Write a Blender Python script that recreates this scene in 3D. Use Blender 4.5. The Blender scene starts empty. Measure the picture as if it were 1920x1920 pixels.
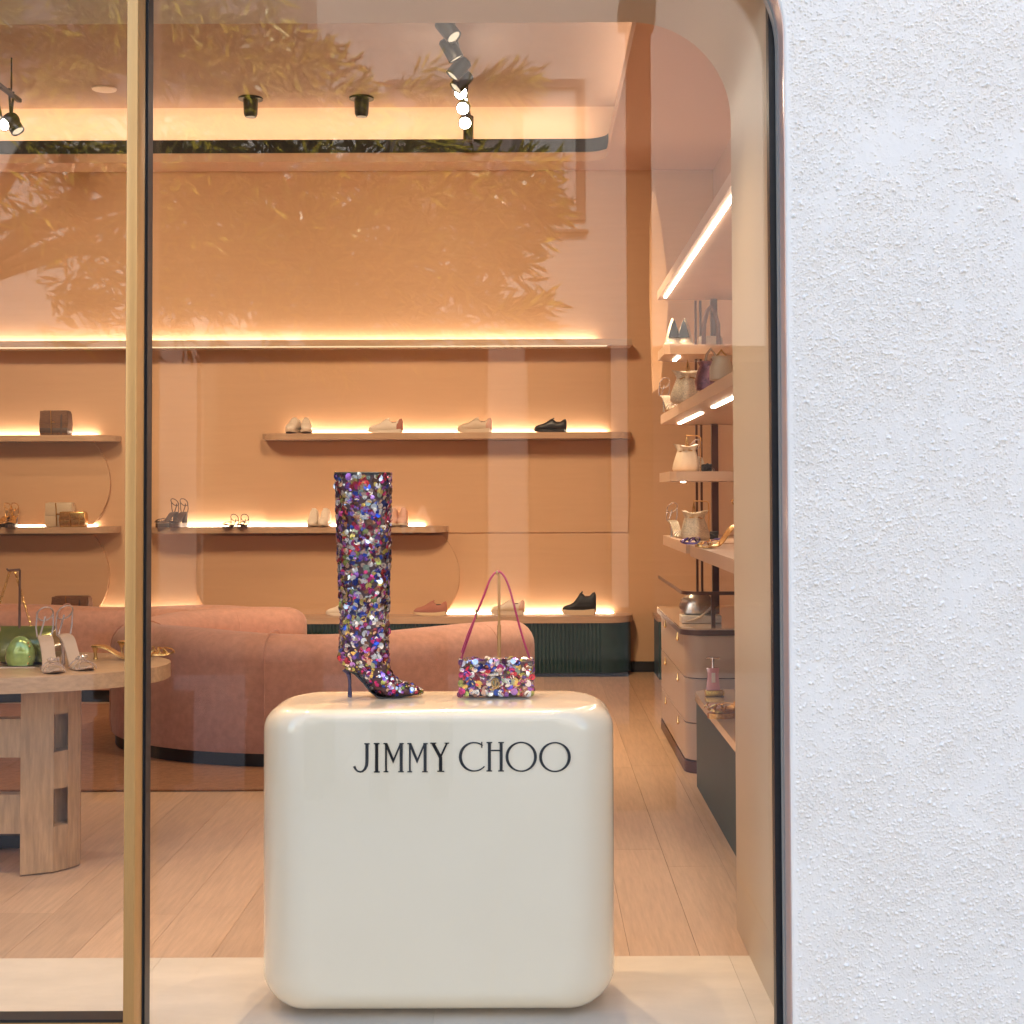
import bpy, bmesh, math, random
import numpy as np
from mathutils import Vector, Matrix
random.seed(7); rng = np.random.default_rng(7)
S = bpy.context.scene
COL = S.collection
PI = math.pi
def rad(a): return math.radians(a)

# ------------------------------------------------------------------ camera, sky, sun, exposure
EYE = 1.293; FPX = 2700.0
LENS = FPX / 1920 * 36
SHX, SHY = -0.0208, -0.0589
PITCH, ROLL = rad(1.65), rad(-0.21)
cam_d = bpy.data.cameras.new('camera'); cam = bpy.data.objects.new('camera', cam_d); COL.objects.link(cam)
cam_d.lens = LENS; cam_d.sensor_width = 36; cam_d.shift_x = SHX; cam_d.shift_y = SHY
cam_d.clip_start = 0.05; cam_d.clip_end = 3000
CM = Matrix.Rotation(PI/2 + PITCH, 3, 'X') @ Matrix.Rotation(ROLL, 3, 'Z')
cam.matrix_world = Matrix.Translation((0, 0, EYE)) @ CM.to_4x4()
S.camera = cam

SUN_EL, SUN_AZ = rad(33), rad(14)          # the sun stands behind the shop, so its front lies in open shade
sun_dir = Vector((math.sin(SUN_AZ)*math.cos(SUN_EL), math.cos(SUN_AZ)*math.cos(SUN_EL), math.sin(SUN_EL)))
w = bpy.data.worlds.new('World'); S.world = w; w.use_nodes = True
nt = w.node_tree; bg = nt.nodes['Background']
sky = nt.nodes.new('ShaderNodeTexSky'); sky.sky_type = 'NISHITA'; sky.sun_disc = False
sky.sun_elevation = SUN_EL; sky.sun_rotation = SUN_AZ; sky.dust_density = 2.0; sky.air_density = 1.0; sky.ozone_density = 0.6
nt.links.new(sky.outputs[0], bg.inputs[0]); bg.inputs[1].default_value = 0.15
sd = bpy.data.lights.new('sun', 'SUN'); sun = bpy.data.objects.new('sun', sd); COL.objects.link(sun)
sd.energy = 2.8; sd.angle = rad(0.5); sd.color = (1.0, 0.94, 0.86)
sun.rotation_euler = sun_dir.to_track_quat('Z', 'Y').to_euler(); sun.location = sun_dir * 30

S.view_settings.view_transform = 'Standard'; S.view_settings.look = 'None'
S.view_settings.exposure = 2.56; S.view_settings.gamma = 1; S.view_settings.use_curve_mapping = False
S.render.engine = 'CYCLES'
cy = S.cycles
cy.use_denoising = True
cy.max_bounces = 10; cy.diffuse_bounces = 5; cy.glossy_bounces = 5; cy.transparent_max_bounces = 16; cy.transmission_bounces = 6
cy.caustics_reflective = False; cy.caustics_refractive = False; cy.sample_clamp_indirect = 6

def P(px, py, Y):
    """the point at distance Y whose picture position is px, py"""
    d = CM @ Vector(((px-960)/1920 + SHX, (960-py)/1920 + SHY, -LENS/36))
    t = Y / d.y
    return Vector((d.x*t, Y, EYE + d.z*t))
def PZ(px, py, z):
    d = CM @ Vector(((px-960)/1920 + SHX, (960-py)/1920 + SHY, -LENS/36))
    t = (z-EYE)/d.z
    return Vector((d.x*t, d.y*t, z))

# ------------------------------------------------------------------ materials
def mat(name, col, rough=0.5, metal=0.0, var=0.0, scale=8.0, stretch=(1,1,1), bump=0.0, bscale=60.0, spec=0.5, coat=0.0, trans=0.0, rnd=0.0, sheen=0.0, alpha=1.0):
    m = bpy.data.materials.new(name); m.use_nodes = True
    n = m.node_tree.nodes; l = m.node_tree.links; b = n['Principled BSDF']
    b.inputs['Base Color'].default_value = (*col, 1); b.inputs['Roughness'].default_value = rough
    b.inputs['Metallic'].default_value = metal; b.inputs['Specular IOR Level'].default_value = spec
    b.inputs['Coat Weight'].default_value = coat; b.inputs['Coat Roughness'].default_value = 0.04
    b.inputs['Transmission Weight'].default_value = trans; b.inputs['Sheen Weight'].default_value = sheen
    b.inputs['Alpha'].default_value = alpha
    tc = n.new('ShaderNodeTexCoord'); mp = n.new('ShaderNodeMapping'); mp.inputs['Scale'].default_value = stretch
    l.new(tc.outputs['Object'], mp.inputs[0])
    if var > 0:
        no = n.new('ShaderNodeTexNoise'); no.inputs['Scale'].default_value = scale; no.inputs['Detail'].default_value = 5; no.inputs['Roughness'].default_value = 0.6
        l.new(mp.outputs[0], no.inputs['Vector'])
        r = n.new('ShaderNodeValToRGB'); r.color_ramp.elements[0].position = 0.3; r.color_ramp.elements[1].position = 0.7
        r.color_ramp.elements[0].color = (*[max(0, c*(1-var)) for c in col], 1); r.color_ramp.elements[1].color = (*[min(1, c*(1+var*0.6)) for c in col], 1)
        l.new(no.outputs[0], r.inputs[0]); out = r.outputs[0]
        if rnd > 0:
            oi = n.new('ShaderNodeObjectInfo'); hs = n.new('ShaderNodeHueSaturation')
            mr = n.new('ShaderNodeMapRange'); mr.inputs[3].default_value = 1-rnd; mr.inputs[4].default_value = 1+rnd
            l.new(oi.outputs['Random'], mr.inputs[0]); l.new(mr.outputs[0], hs.inputs['Value']); l.new(out, hs.inputs['Color']); out = hs.outputs[0]
        l.new(out, b.inputs['Base Color'])
    if bump > 0:
        nb = n.new('ShaderNodeTexNoise'); nb.inputs['Scale'].default_value = bscale; nb.inputs['Detail'].default_value = 4
        l.new(mp.outputs[0], nb.inputs['Vector']); bp = n.new('ShaderNodeBump'); bp.inputs['Strength'].default_value = bump; bp.inputs['Distance'].default_value = 0.002
        l.new(nb.outputs[0], bp.inputs['Height']); l.new(bp.outputs[0], b.inputs['Normal'])
    return m
def emit(name, col, s):
    m = bpy.data.materials.new(name); m.use_nodes = True; n = m.node_tree.nodes; n.clear()
    e = n.new('ShaderNodeEmission'); e.inputs[0].default_value = (*col, 1); e.inputs[1].default_value = s
    o = n.new('ShaderNodeOutputMaterial'); m.node_tree.links.new(e.outputs[0], o.inputs[0]); return m
def glassmat(name, f0, tint=(1,1,1), refl=(1,1,1)):
    """clear pane: each face mirrors a little (more at a slant) and lets the rest through"""
    m = bpy.data.materials.new(name); m.use_nodes = True; n = m.node_tree.nodes; l = m.node_tree.links; n.clear()
    g = n.new('ShaderNodeNewGeometry'); dt = n.new('ShaderNodeVectorMath'); dt.operation = 'DOT_PRODUCT'
    l.new(g.outputs['Normal'], dt.inputs[0]); l.new(g.outputs['Incoming'], dt.inputs[1])
    ab = n.new('ShaderNodeMath'); ab.operation = 'ABSOLUTE'; l.new(dt.outputs['Value'], ab.inputs[0])
    su = n.new('ShaderNodeMath'); su.operation = 'SUBTRACT'; su.inputs[0].default_value = 1; su.use_clamp = True; l.new(ab.outputs[0], su.inputs[1])
    pw = n.new('ShaderNodeMath'); pw.operation = 'POWER'; pw.inputs[1].default_value = 5; l.new(su.outputs[0], pw.inputs[0])
    ma = n.new('ShaderNodeMath'); ma.operation = 'MULTIPLY_ADD'; ma.inputs[1].default_value = 1-f0; ma.inputs[2].default_value = f0; l.new(pw.outputs[0], ma.inputs[0])
    t = n.new('ShaderNodeBsdfTransparent'); t.inputs[0].default_value = (*tint, 1)
    gl = n.new('ShaderNodeBsdfGlossy'); gl.inputs['Roughness'].default_value = 0.0; gl.inputs[0].default_value = (*refl, 1)
    mx = n.new('ShaderNodeMixShader'); l.new(ma.outputs[0], mx.inputs[0]); l.new(t.outputs[0], mx.inputs[1]); l.new(gl.outputs[0], mx.inputs[2])
    o = n.new('ShaderNodeOutputMaterial'); l.new(mx.outputs[0], o.inputs[0]); return m

WARM = (1.0, 0.62, 0.30); WARMW = (1.0, 0.73, 0.45)
K = dict(
 cove2=mat('cove plaster', (.55,.42,.32), .8), lipm=mat('peach ceiling lip', (.66,.44,.31), .7),
 stucco=mat('white stucco', (.925,.84,.74), .9, var=.03, scale=3, bump=.25, bscale=420, spec=.2),
 plaster=mat('white plaster', (.78,.78,.77), .9, var=.05, scale=3),
 tan=mat('tan drawer lacquer', (.56,.42,.32), .4, var=.03, scale=2),
 cream=mat('cream lacquer', (.50,.415,.31), .42, var=.03, scale=2),
 pedestal=mat('gloss cream lacquer', (.97,.83,.625), .18, var=.015, scale=2, coat=.6),
 veneer=mat('pale oak veneer wall', (.57,.35,.207), .6, var=.025, scale=3, stretch=(1,1,14)),
 shelfwood=mat('oak shelf', (.48,.31,.20), .45, var=.15, scale=5, stretch=(1,12,12)),
 oak=mat('oak table', (.47,.31,.18), .45, var=.28, scale=7, stretch=(9,9,1), bump=.1),
 oaktop=mat('oak table top', (.47,.31,.19), .4, var=.2, scale=6, stretch=(1,12,12)),
 plank=mat('oak floor plank', (.53,.36,.245), .38, var=.16, scale=5, stretch=(14,1,14), rnd=.10),
 stone=mat('limestone', (.66,.58,.48), .5, var=.10, scale=4, stretch=(1,2.2,1), rnd=.03, bump=.05),
 grout=mat('grout', (.38,.27,.18), .9),
 ceil=mat('ceiling paint', (.36,.25,.19), .8, var=.02),
 rim=mat('black ceiling rim', (.008,.008,.009), .6),
 green=mat('dark green fluted lacquer', (.006,.030,.022), .45, var=.3, scale=6),
 greenflat=mat('dark green lacquer', (.008,.042,.031), .5, var=.2, scale=3),
 counter=mat('gloss stone counter', (.60,.43,.30), .08, coat=.5, var=.04, scale=4),
 plaster2=mat('peach wall paint', (.52,.345,.25), .8, var=.03),
 pink=mat('pink boucle', (.57,.30,.225), .95, var=.14, scale=30, bump=.6, bscale=220, sheen=.25),
 rug=mat('rust wool rug', (.30,.145,.075), .95, var=.2, scale=40, bump=.6, bscale=300),
 dark=mat('dark plinth', (.012,.012,.016), .5),
 gold=mat('brushed brass', (.66,.36,.125), .45, metal=.6, var=.06, scale=20, stretch=(30,30,1)),
 bronze=mat('rose bronze lacquer', (.64,.48,.43), .2, metal=.25, spec=.6),
 brownmetal=mat('brown metal', (.13,.06,.042), .35, metal=.6),
 gasket=mat('black gasket', (.012,.013,.016), .4, var=.3, scale=60),
 greystrip=mat('grey metal bead', (.36,.34,.31), .45, metal=.1),
 black=mat('black metal', (.015,.015,.018), .45),
 ink=mat('black letter vinyl', (.006,.006,.008), .35),
 white=mat('white leather', (.76,.68,.60), .5), offwhite=mat('offwhite leather', (.66,.54,.43), .5),
 blush=mat('blush leather', (.62,.36,.28), .55), rose=mat('rose suede', (.42,.17,.13), .8),
 blackl=mat('black leather', (.018,.017,.018), .4), navy=mat('dark navy leather', (.012,.014,.02), .55),
 gum=mat('cream rubber', (.68,.52,.34), .6), brown=mat('brown straw', (.17,.07,.03), .75, var=.4, scale=50, stretch=(1,1,4), bump=.5),
 brown2=mat('dark brown leather', (.07,.03,.02), .5), chain=mat('gold chain', (.75,.50,.20), .25, metal=1),
 silver=mat('silver leather', (.80,.74,.70), .22, metal=.9), goldl=mat('gold leather', (.80,.52,.20), .25, metal=.9, var=.3, scale=60, bump=.4, bscale=90),
 champagne=mat('champagne glitter', (.76,.66,.50), .35, metal=.5, var=.5, scale=220, bump=1, bscale=300),
 palepouch=mat('cream satin', (.60,.47,.34), .35, var=.08), magenta=mat('magenta leather', (.55,.045,.14), .4),
 boot=mat('dark plum fabric', (.10,.04,.045), .6), heel=mat('violet lacquer heel', (.045,.03,.10), .15, metal=.5),
 lime=mat('lime patent', (.15,.155,.014), .12, metal=.3, coat=.5, var=.35, scale=9), limep=mat('pearly lime bag', (.38,.55,.16), .2, coat=1, metal=.35, var=.4, scale=14, bump=.5, bscale=40),
 violet=mat('violet satin', (.14,.09,.30), .25, metal=.4), pinkglass=mat('pink enamel', (.72,.36,.36), .15, coat=.5),
 goldglit=mat('gold glitter', (.85,.52,.12), .3, metal=.9, var=.6, scale=260, bump=1, bscale=300),
 lilglit=mat('iridescent sequin cloth', (.34,.16,.20), .25, metal=.9, var=.8, scale=180, bump=1, bscale=240),
 clear=mat('clear vinyl', (.92,.80,.76), .08, trans=.55, metal=.25),
 leaf=mat('leaf green', (.14,.135,.02), .28, var=.5, scale=1.2), leaf_sunlit=mat('painted sunlit leaf', (.52,.41,.035), .35, var=.4, scale=2),  # second leaf colour has sunlight painted into it
 bark=mat('bark', (.10,.065,.045), .9, var=.4, scale=12, stretch=(4,4,1)),
 street=mat('asphalt', (.06,.06,.06), .9, var=.2, scale=2), slab=mat('pale paving slab', (.34,.33,.31), .85, var=.15, scale=5, rnd=.06),
 opp=mat('white render', (.34,.325,.315), .9, var=.05, scale=1.5), oppdark=mat('brown paint', (.05,.03,.025), .6),
 oppmid=mat('taupe paint', (.19,.16,.14), .7), pier=mat('grey stone pier', (.20,.17,.15), .8, var=.1),
 shutter=mat('grey brown shutter', (.16,.12,.11), .6), patio=mat('dark wicker', (.03,.02,.015), .7),
 darkglass=mat('dark shop glass', (.02,.02,.022), .05, spec=.8), signw=mat('pale sign vinyl', (.16,.15,.14), .6),
 pane=glassmat('window pane glass', .026, (.985,.985,.975)), pane2=glassmat('display glass', .04, (.93,.93,.90)),
 led=emit('shelf strip glow', (1.0,.82,.62), 7.5), cove=emit('cove strip glow', (1.0,.74,.51), 3.9),
 ledw=emit('white strip glow', (1.0,.86,.70), 7), bulb=emit('spot lens glow', (1.0,.88,.72), 22), bulbdim=emit('dim spot lens glow', (1.0,.80,.56), .17),
)

# ------------------------------------------------------------------ mesh helpers
class MB:
    def __init__(s): s.v = []; s.f = []; s.m = []; s.mi = 0
    def add(s, vs, fs):
        o = len(s.v); s.v += [tuple(v) for v in vs]; s.f += [tuple(i+o for i in f) for f in fs]; s.m += [s.mi]*len(fs); return s
    def box(s, x0, x1, y0, y1, z0, z1):
        return s.add([(x0,y0,z0),(x1,y0,z0),(x1,y1,z0),(x0,y1,z0),(x0,y0,z1),(x1,y0,z1),(x1,y1,z1),(x0,y1,z1)],
                     [(3,2,1,0),(4,5,6,7),(0,1,5,4),(1,2,6,5),(2,3,7,6),(3,0,4,7)])
    def rbox(s, c, size, r, seg=4, M=None):
        bm = bmesh.new(); bmesh.ops.create_cube(bm, size=1)
        for v in bm.verts: v.co = Vector((v.co.x*size[0], v.co.y*size[1], v.co.z*size[2]))
        bmesh.ops.bevel(bm, geom=bm.edges[:], offset=min(r, min(size)*.499), segments=seg, profile=.5, affect='EDGES')
        bm.verts.index_update(); c = Vector(c)
        vs = [((M @ v.co) if M else v.co) + c for v in bm.verts]; fs = [[v.index for v in f.verts] for f in bm.faces]; bm.free()
        return s.add(vs, fs)
    def rings(s, rs, cap=True, closed=True):
        n = len(rs[0]); vs = [p for r in rs for p in r]; fs = []
        for i in range(len(rs)-1):
            for j in range(n if closed else n-1):
                k = (j+1) % n; fs.append((i*n+j, i*n+k, (i+1)*n+k, (i+1)*n+j))
        if cap and closed: fs.append(tuple(range(n-1,-1,-1))); fs.append(tuple((len(rs)-1)*n+j for j in range(n)))
        return s.add(vs, fs)
    def lathe(s, prof, c=(0,0,0), n=16, sx=1, sy=1):
        c = Vector(c)
        return s.rings([[c+Vector((r*sx*math.cos(2*PI*j/n), r*sy*math.sin(2*PI*j/n), z)) for j in range(n)] for r, z in prof])
    def tube(s, pts, r, n=6, flat=None):
        pts = [Vector(p) for p in pts]; rs = []; up = None
        for i, p in enumerate(pts):
            t = (pts[min(i+1,len(pts)-1)] - pts[max(i-1,0)]).normalized()
            if up is None: up = t.orthogonal() if abs(t.y) > .9 else Vector((0,1,0)); 
            a = t.cross(up); a = a.normalized() if a.length > 1e-6 else t.orthogonal().normalized()
            b = a.cross(t).normalized(); up = b
            ri = r[i] if isinstance(r, (list, tuple)) else r; rb = ri if flat is None else flat
            rs.append([p + a*ri*math.cos(2*PI*j/n) + b*rb*math.sin(2*PI*j/n) for j in range(n)])
        return s.rings(rs)
    def prism(s, poly, z0, z1):           # plan polygon (x, y), counter-clockwise
        n = len(poly); vs = [(x,y,z0) for x,y in poly] + [(x,y,z1) for x,y in poly]
        return s.add(vs, [tuple(range(n-1,-1,-1)), tuple(range(n,2*n))] + [(i,(i+1)%n,(i+1)%n+n,i+n) for i in range(n)])
    def slab(s, poly, y0, y1):            # front polygon (x, z), thickness along y
        n = len(poly); vs = [(x,y0,z) for x,z in poly] + [(x,y1,z) for x,z in poly]
        return s.add(vs, [tuple(range(n)), tuple(range(2*n-1,n-1,-1))] + [((i+1)%n,i,i+n,(i+1)%n+n) for i in range(n)])
    def build(s, name, m, parent=None, smooth=True, ang=35):
        me = bpy.data.meshes.new(name); me.from_pydata(s.v, [], s.f)
        for x in (m if isinstance(m, list) else [m]): me.materials.append(x)
        if isinstance(m, list): me.polygons.foreach_set('material_index', s.m)
        bm = bmesh.new(); bm.from_mesh(me); bmesh.ops.recalc_face_normals(bm, faces=bm.faces[:]); bm.to_mesh(me); bm.free()
        if smooth:
            me.polygons.foreach_set('use_smooth', [True]*len(me.polygons)); me.set_sharp_from_angle(angle=rad(ang))
        o = bpy.data.objects.new(name, me); COL.objects.link(o)
        if parent: o.parent = parent
        return o
def tag(o, label=None, cat=None, group=None, kind=None):
    if label: o['label'] = label
    if cat: o['category'] = cat
    if group: o['group'] = group
    if kind: o['kind'] = kind
    return o
def thing(name, label, cat, loc=(0,0,0), rz=0, group=None):
    o = bpy.data.objects.new(name, None); COL.objects.link(o); o.location = loc; o.rotation_euler = (0,0,rz); o.empty_display_size = .05
    return tag(o, label, cat, group)
def struct(o, label=None): o['kind'] = 'structure'; return tag(o, label)
def copy_tree(o, parent=None):
    c = o.copy(); COL.objects.link(c)
    if parent: c.parent = parent
    for ch in list(o.children): copy_tree(ch, c)
    return c
def roundrect(x0, x1, z0, z1, r, n=12, top_only=True):
    pts = [(x1, z0)]
    pts += [(x1-r+r*math.cos(a), z1-r+r*math.sin(a)) for a in np.linspace(0, PI/2, n)]
    pts += [(x0+r-r*math.sin(a), z1-r+r*math.cos(a)) for a in np.linspace(0, PI/2, n)]
    pts += [(x0, z0)]
    return pts
def offset_path(pts, d, cx, cz):
    out = []
    for i, (x, z) in enumerate(pts):
        a = pts[max(i-1,0)]; b = pts[min(i+1,len(pts)-1)]; tx, tz = b[0]-a[0], b[1]-a[1]; L = math.hypot(tx,tz)
        nx, nz = tz/L, -tx/L
        out.append((x+nx*d, z+nz*d))
    return out

# ------------------------------------------------------------------ layout numbers (metres)
STREET = -0.10
GL = 3.50                # front of the glass
WALLY = 3.35             # face of the white wall
BACK = 10.45             # back wall of the shop
XR, XL = 1.32, -5.0
PX = 0.592               # right side of the window opening
PXL = -3.0

# ------------------------------------------------------------------ ground and street
struct(MB().box(-400,400,-400,3.9,STREET-.2,STREET-.03).build('road', K['street'], smooth=False), 'grey asphalt road in front of the shop')
pav = struct(MB().box(-7,6,-4.2,3.36,STREET-.03,STREET-.012).build('pavement', K['grout'], smooth=False), 'pale slab pavement outside the shop window')
for i in range(15):
    for j in range(9):
        x0 = -7 + i*.86; y0 = -4.15 + j*.83
        MB().box(x0+.004, x0+.852, y0+.004, y0+.822, STREET-.014, STREET+random.uniform(0,.002)).build('slab', K['slab'], pav, smooth=False)

# ------------------------------------------------------------------ shop floor: stone by the window, oak planks behind
fl = struct(MB().box(XL,XR,3.44,BACK+.1,-.12,-.012).build('floor', K['grout'], smooth=False), 'shop floor of limestone slabs and oak planks')
TILE_Y = 4.06
x = XL
for i in range(8):
    MB().box(x+.0004, x+.7911, 3.445, TILE_Y-.0006, -.014, 0).build('tile', K['stone'], fl, smooth=False); x += .7915
pw = .195
for i in range(int((XR-XL)/pw)+1):
    y = TILE_Y - random.uniform(0, 1.2); x0 = XL + i*pw
    if x0 > XR-.02: break
    while y < BACK:
        L = random.uniform(1.3, 1.9); a, b = max(y, TILE_Y), min(y+L, BACK)
        if b-a > .05: MB().box(x0+.0006, min(x0+pw-.0006, XR), a+.0005, b-.0005, -.014, -.001).build('plank', K['plank'], fl, smooth=False)
        y += L

# ------------------------------------------------------------------ shop shell
struct(MB().box(XL-.15,XR+.15,BACK,BACK+.15,0,4.3).build('back_wall', K['veneer'], smooth=False), 'oak veneered back wall of the shop')
struct(MB().box(XL-.15,XL,3.5,BACK,0,4.3).build('side_wall', K['plaster2'], smooth=False), 'peach side wall of the shop')
struct(MB().box(XR,XR+.15,3.5,BACK,0,4.3).build('side_wall', K['plaster2'], smooth=False), 'peach side wall behind the shoe shelving')
ZC = 4.05
struct(MB().box(XL-.15,XR+.15,3.5,BACK+.15,ZC,4.3).build('ceiling', K['ceil'], smooth=False), 'raised ceiling washed by hidden strip light')
sk = MB().box(.70, XR, BACK-.016, BACK, 0, .075).build('skirting_board', K['dark'], smooth=False); struct(sk, 'dark skirting board at the foot of the back wall')
# dropped ceiling ring with rounded corners
def ringpath(x0,x1,y0,y1,r,n=10):
    p = []
    for cx, cy_, a0 in ((x1-r,y1-r,0),(x0+r,y1-r,PI/2),(x0+r,y0+r,PI),(x1-r,y0+r,1.5*PI)):
        p += [(cx+r*math.cos(a0+a), cy_+r*math.sin(a0+a)) for a in np.linspace(0, PI/2, n)]
    return p
IX0, IX1, IY0, IY1 = -4.3, .535, 4.9, 10.14
inner = ringpath(IX0, IX1, IY0, IY1, .16)
ncor = len(inner)//4
outer = []
for k, (ox, oy) in enumerate(((XR,BACK),(XL,BACK),(XL,4.31),(XR,4.31))): outer += [(ox,oy)]*ncor
sof = struct(bpy.data.objects.new('soffit', None), 'dropped ceiling ring with black rim'); COL.objects.link(sof)
def ring_solid(pin, pout, z0, z1, name, m):
    n = len(pin); b = MB()
    vs = [(x,y,z0) for x,y in pin]+[(x,y,z1) for x,y in pin]+[(x,y,z0) for x,y in pout]+[(x,y,z1) for x,y in pout]
    fs = []
    for i in range(n):
        j = (i+1) % n
        fs += [(i,j,n+j,n+i), (i,2*n+i,2*n+j,j), (n+i,n+j,3*n+j,3*n+i)]
    b.add(vs, fs); return b.build(name, m, sof)
ring_solid(inner, outer, 3.648, 3.80, 'panel', K['lipm'])
far = [p for p in inner if p[1] > IY1-.161]                     # black band on the far rim and round its corners
far = far[:]
b = MB(); fo = [(x*1.0, y) for x, y in far]
ins = [(x-(.004 if x > 0 else -.004)*(1 if y < IY1-.02 else .5), y-.004) for x, y in far]
b.rings([[(x,y,3.708) for x,y in ins],[(x,y,3.803) for x,y in ins],[(x,y+.01,3.803) for x,y in ins],[(x,y+.01,3.708) for x,y in ins]], cap=False, closed=False)
b.build('rim', K['rim'], sof)
lp = MB(); lo = offset = ringpath(IX0+.012, IX1-.012, IY0+.012, IY1-.012, .15)
ring_solid(lo, inner, 3.642, 3.700, 'lip', K['lipm'])
# strip lights lying on the ring
for nm, (x0,x1,y0,y1) in (('cove_strip',(IX0,IX1-.1,IY1+.10,IY1+.125)),('cove_strip',(IX1+.10,IX1+.125,IY0+.2,IY1-.1)),('cove_strip',(IX0-.125,IX0-.10,IY0+.2,IY1-.1))):
    MB().box(x0,x1,y0,y1,3.803,3.818).build(nm, K['cove'], sof, smooth=False)
cvp = [(10.449,3.801)]+[(10.435-.235*(1-math.cos(a)), 3.815+.234*math.sin(a)) for a in np.linspace(0,PI/2,12)]+[(10.449,4.049)]
b = MB(); b.rings([[(IX0,y_,z_) for y_,z_ in cvp],[(IX1+.3,y_,z_) for y_,z_ in cvp]]); b.build('cove_board', K['cove2'], sof)

# ------------------------------------------------------------------ the shop building round it
bld = thing('shop_building', 'white rendered shop building around the display window', 'building')
MB().box(PXL-4, 6, 3.372, 3.50, 2.75, 5.7).build('wall', K['plaster'], bld, smooth=False)
MB().box(1.285, 6, 3.35, 3.50, STREET, 2.75).build('wall', K['plaster'], bld, smooth=False)
MB().box(PXL-4, PXL-.06, 3.36, 3.50, STREET, 2.75).build('wall', K['plaster'], bld, smooth=False)
MB().box(PXL-4, 6, 10.62, 10.8, STREET, 5.7).build('wall', K['plaster'], bld, smooth=False)
MB().box(XR+.16, 6, 3.5, 10.62, 4.4, 4.5).build('wall', K['plaster'], bld, smooth=False)
MB().box(PXL-4, 6, 3.50, 10.62, 5.45, 5.6).build('roof', K['plaster'], bld, smooth=False)

# white stucco wall with real grains of render
OT = 2.655; R_ = .29
def wall_left(z):
    zc = OT - R_
    return PX if z < zc else PX - R_ + math.sqrt(max(0, R_*R_ - min(R_, z-zc)**2))
NX, NZ = 470, 1800
Z0, Z1w = STREET, 2.60
zz = np.linspace(Z0, Z1w, NZ); uu = np.linspace(0, 1, NX)
xl = np.array([wall_left(z) for z in zz])
Xg = xl[:,None] + (1.29 - xl[:,None])*uu[None,:]; Zg = np.repeat(zz[:,None], NX, 1)
dx, dz = (1.29-PX)/(NX-1), (Z1w-Z0)/(NZ-1)
H = np.zeros((NZ, NX))
def vnoise(cell, seed):
    r = np.random.default_rng(seed); gx, gz = int(.75/cell)+3, int(2.8/cell)+3
    g = r.random((gz, gx)); fx = (Xg-.5)/cell; fz = (Zg-Z0)/cell
    ix = np.clip(fx.astype(int),0,gx-2); iz = np.clip(fz.astype(int),0,gz-2); tx = fx-ix; tz = fz-iz
    tx = tx*tx*(3-2*tx); tz = tz*tz*(3-2*tz)
    return (g[iz,ix]*(1-tx)+g[iz,ix+1]*tx)*(1-tz)+(g[iz+1,ix]*(1-tx)+g[iz+1,ix+1]*tx)*tz
dens = .42*vnoise(.17,1)+.30*vnoise(.07,2)+.28*vnoise(.022,3)
tot = 0
for _ in range(165000):
    cx, cz = rng.integers(3, NX-3), rng.integers(3, NZ-3)
    if dens[cz,cx] < rng.uniform(.16, .66): continue
    r = rng.gamma(1.7, .00050) + .0008; h = r*rng.uniform(.8, 1.35)
    kx, kz = int(r*1.6/dx)+2, int(r*1.6/dz)+2
    x0_, x1_, z0_, z1_ = max(0,cx-kx), min(NX,cx+kx+1), max(0,cz-kz), min(NZ,cz+kz+1)
    ax = (np.arange(x0_,x1_)-cx)*dx*rng.uniform(.75,1.3); az = (np.arange(z0_,z1_)-cz)*dz*rng.uniform(.75,1.3)
    th = rng.uniform(0,PI); A = ax[None,:]*math.cos(th)+az[:,None]*math.sin(th); B = (-ax[None,:]*math.sin(th)+az[:,None]*math.cos(th))*1.3
    q = (A*A+B*B)/(r*r); bump = h*np.clip(1-q,0,1)**.8
    sub = H[z0_:z1_, x0_:x1_]; np.maximum(sub, bump + .35*sub*(bump>0), out=sub); tot += 1
H += .0012*(vnoise(.05,5)-.5) + .003*(vnoise(.25,6)-.5) + .0006*(vnoise(.008,8)-.5)
edge = Xg - xl[:,None]
fade = np.clip((edge-.006)/.012, 0, 1)
Yg = WALLY - H*fade - .0 + .006*np.clip(1-edge/.006, 0, 1)**2
Yg[:,0] = 3.375
verts = np.stack([Xg, Yg, Zg], -1).reshape(-1,3)
ii = np.arange(NZ*NX).reshape(NZ,NX)
quads = np.stack([ii[:-1,:-1], ii[:-1,1:], ii[1:,1:], ii[1:,:-1]], -1).reshape(-1,4)
me = bpy.data.meshes.new('stucco_wall'); me.vertices.add(len(verts)); me.vertices.foreach_set('co', verts.ravel())
me.loops.add(len(quads)*4); me.loops.foreach_set('vertex_index', quads.ravel().astype(np.int32))
me.polygons.add(len(quads)); me.polygons.foreach_set('loop_start', np.arange(len(quads),dtype=np.int32)*4)
me.polygons.foreach_set('use_smooth', np.ones(len(quads),dtype=bool)); me.update(calc_edges=True); me.validate()
me.materials.append(K['stucco'])
ow = bpy.data.objects.new('stucco_wall', me); COL.objects.link(ow)
tag(ow, 'white rough stucco wall beside the shop window', 'wall')
bk = MB().box(PX+.02,1.285,3.378,3.50,STREET,2.75).build('backing', K['plaster'], ow, smooth=False)

# window surround: deep cream frame with rounded top corners behind the glass
su = thing('window_surround', 'deep cream window surround with rounded upper corners', 'window frame')
def sweep_frame(path, d, y0, y1, name, m, parent):
    po = offset_path(path, d, 0, 0); b = MB()
    rs = [[(x,y0,z) for x,z in path], [(x,y1,z) for x,z in path], [(x,y1,z) for x,z in po], [(x,y0,z) for x,z in po], [(x,y0,z) for x,z in path]]
    b.rings(rs, cap=False, closed=False); return b.build(name, m, parent)
path_in = roundrect(PXL, PX+.006, 0.0, 2.712, .30, 16)
sweep_frame(path_in, .055, 3.515, 4.305, 'lining', K['cream'], su)
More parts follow.
